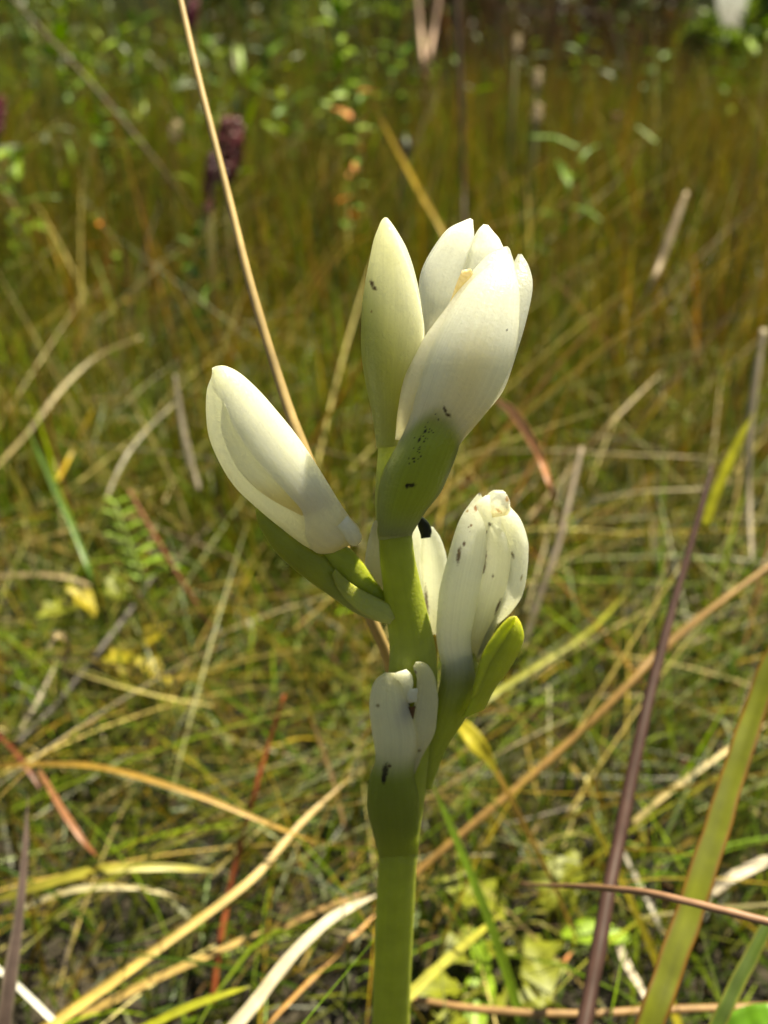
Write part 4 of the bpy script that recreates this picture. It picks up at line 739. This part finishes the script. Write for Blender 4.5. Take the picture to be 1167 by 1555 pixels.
# dark purple flower spikes
def spike(label, px, py, d, wpx, hpx, col, group):
    top = P(px, py, d); bot = P(px - hpx * 0.12, py + hpx, d); base = V(bot[0] - 0.01, bot[1], 0)
    root = empty('flower_spike', base); tag(root, label, 'flower spike', group)
    tube('stem', [base, base * .5 + bot * .5 + V(0.004, 0, 0), bot], 0.0016 * d / 0.5, 0.0012 * d / 0.5, np.array([0.10, 0.09, 0.03]), root)
    r = wpx / 2 * d / FOC; vs, fs, cs = [], [], []; rr = random.Random(px)
    n, m = 26, 18
    for i in range(n):
        t = i / (n - 1); q = bot * (1 - t) + top * t; rad = r * (0.35 + 0.65 * math.sin(math.pi * (0.12 + 0.78 * t)) ** 0.6) * (1 if t < 0.97 else 0.5)
        for j in range(m):
            a = 2 * math.pi * j / m; k = rad * (0.72 + 0.42 * rr.random())
            vs.append(q + V(math.cos(a) * k, math.sin(a) * k, 0.3 * k * rr.random())); cs.append(np.array(col) * rr.uniform(0.6, 1.5))
    f = grid_faces(n, m, True); f.append(tuple(range(m))[::-1]); f.append(tuple((n - 1) * m + j for j in range(m)))
    o = mesh_obj('flower_head', vs, f, M_STALK, root, np.array(cs), smooth=False)
    return root
spike('dark purple fluffy flower spike beside the tan stalk', 354, 178, 0.62, 44, 100, S(96, 42, 46) * 0.6, 'purple flower spikes')
spike('small purple flower spike just below the large one by the tan stalk', 325, 232, 0.60, 22, 64, S(84, 40, 48) * 0.45, 'purple flower spikes')
spike('tiny reddish flower spike low beside the tan stalk', 318, 300, 0.60, 15, 26, S(120, 50, 60) * 0.45, 'purple flower spikes')
spike('reddish purple flower spike at the left edge', 2, 148, 0.9, 20, 60, S(120, 36, 56) * 0.45, 'purple flower spikes')
spike('reddish purple flower spike at the top edge beside the tan stalk', 295, -2, 1.3, 20, 44, S(120, 40, 60) * 0.45, 'purple flower spikes')
spike('reddish flower spike at upper right below the shrub', 935, 172, 1.4, 22, 44, S(120, 36, 56) * 0.45, 'purple flower spikes')
spike('dark round seed head above the yellow slanting blade', 618, 212, 0.9, 24, 26, S(56, 34, 24), 'dark seed heads')
for (px, py, s_, lab) in [(787, 52, 13, 'topmost pale dried seed head above the open flower'), (818, 105, 14, 'middle pale dried seed head above the open flower'), (818, 158, 15, 'lowest pale dried seed head above the open flower'),
                          (268, 185, 18, 'small tan dried flower head left of the purple spike')]:
    r_ = spike(lab, px, py, 0.95, s_, 30, S(160, 140, 110), 'dried seed heads'); r_.name = 'seed_cluster'

# ------------------------------------------------------------------ shrubs and trees along the far side
def foliage(parent, name, centre, rad, n, size, cols):
    c = rng.normal(0, 1, (n, 3)); c /= np.linalg.norm(c, axis=1)[:, None]; c *= (U(0.15, 1, n) ** 0.45)[:, None]
    lump = np.array([0.75 + 0.45 * mnoise.noise((q[0] * 1.7 + centre[0], q[1] * 1.7, q[2] * 1.7)) for q in c])
    p = centre + c * np.array(rad) * lump[:, None]; p[:, 2] = np.maximum(p[:, 2], 0.05)
    h = U(0, 6.28, n); t = U(-1.0, 1.0, n); s = size * U(0.6, 1.3, n)
    a = np.stack([np.cos(h) * np.cos(t), np.sin(h) * np.cos(t), np.sin(t)], 1) * s[:, None]
    b_ = np.cross(a, rng.normal(0, 1, (n, 3))); b_ /= np.linalg.norm(b_, axis=1)[:, None]; b_ *= s[:, None] * 0.35
    v = np.stack([p - a, p + b_, p + a, p - b_], 1).reshape(-1, 3); f = np.arange(n * 4).reshape(-1, 4)
    cc = np.repeat(cols[rng.integers(0, len(cols), n)] * U(0.7, 1.2, (n, 1)), 4, 0)
    org = world_loc(parent); me = bpy.data.meshes.new(name); me.from_pydata((v - org).tolist(), [], f.tolist()); set_col(me, cc)
    return link(name, me, M_GRASS, parent)
def shrub(name, label, cat, x, y, h, r, n, size, cols, group, trunk=0.0):
    root = empty(name, V(x, y, 0)); tag(root, label, cat, group)
    tube('trunk', [V(x, y, -0.02), V(x + 0.03 * h, y, h * 0.35), V(x, y, h * 0.8)], 0.03 * h + 0.004, 0.012 * h, np.array([0.05, 0.035, 0.025]), root, 9)
    for k in range(3):
        a = k * 2.1 + x; tube('branch', [V(x + 0.02 * h, y, h * (0.3 + 0.1 * k)), V(x + math.cos(a) * r * .4, y + math.sin(a) * r * .4, h * (0.5 + .1 * k)), V(x + math.cos(a) * r * .75, y + math.sin(a) * r * .75, h * (0.65 + .1 * k))], 0.014 * h, 0.005 * h, np.array([0.05, 0.035, 0.025]), root)
    foliage(root, 'crown', V(x, y, h * (0.5 + trunk * 0.4) + trunk * 0.1), (r, r, h * (0.52 - trunk * 0.2)), n, size, cols)
    return root
G1 = np.vstack([PAL['green'], PAL['lime'][:1]]); G2 = PAL['green'] * 0.6; G3 = np.vstack([PAL['lime'], PAL['green']]); B1 = np.vstack([PAL['brown'] * 0.6, PAL['brown'][:2] * 0.8, PAL['green'][:2] * 0.7])
far = [(-2.6, 6.0, .75, .55, G2, 'dark green low shrub at the top left corner'), (-1.7, 5.2, .50, .5, G1, 'green low shrub at the top left of the tan stalk'), (-.75, 5.6, .62, .5, G2, 'dark shrub at the top edge right of the tan stalk'),
       (-.1, 4.8, .42, .4, G1, 'green shrub at the top edge above the tall closed bud'), (.45, 5.2, .55, .42, B1, 'brown withered shrub at the top edge behind the V of stalks'), (1.0, 4.6, .50, .42, B1, 'brown withered shrub at the top edge above the open flower'),
       (1.36, 5.6, .80, .20, G2 * .4, 'very dark bush near the top right'), (1.30, 4.3, .30, .16, G3, 'bright lime shrub near the top right corner'), (2.08, 5.6, .62, .24, G3, 'bright green shrub in the top right corner beside the sky gap'), (-3.6, 7.5, .9, .8, G1, 'green shrub at the far left behind the corner shrub')]
for (x, y, h, r, cols, lab) in far:
    shrub('shrub', lab, 'shrub', x, y, h, r, 2600, 0.035, cols, 'shrubs at the far side of the meadow')
for (x, y, h, r, lab) in [(-5.7, 21, 4.6, 2.6, 'distant dark tree in the gap left of the tan stalk'), (10.2, 24, 4.0, 2.0, 'distant dark tree right of the sky gap'), (5.3, 22, 3.6, 1.5, 'small distant dark tree at the sky gap'), (-12, 24, 4.5, 4.2, 'distant dark tree behind the top left corner'), (-7.5, 25, 4.5, 3.6, 'distant dark tree behind the plants left of the tan stalk'), (-4, 30, 5, 3.4, 'distant dark tree behind the tan stalk top'), (1.5, 27, 4.2, 3.0, 'distant dark tree behind the top centre'), (6, 29, 4.6, 2.8, 'distant dark tree left of the sky gap')]:
    shrub('tree', lab, 'tree', x, y, h, r, 5000, 0.2, G2 * .8, 'distant trees', trunk=0.25)
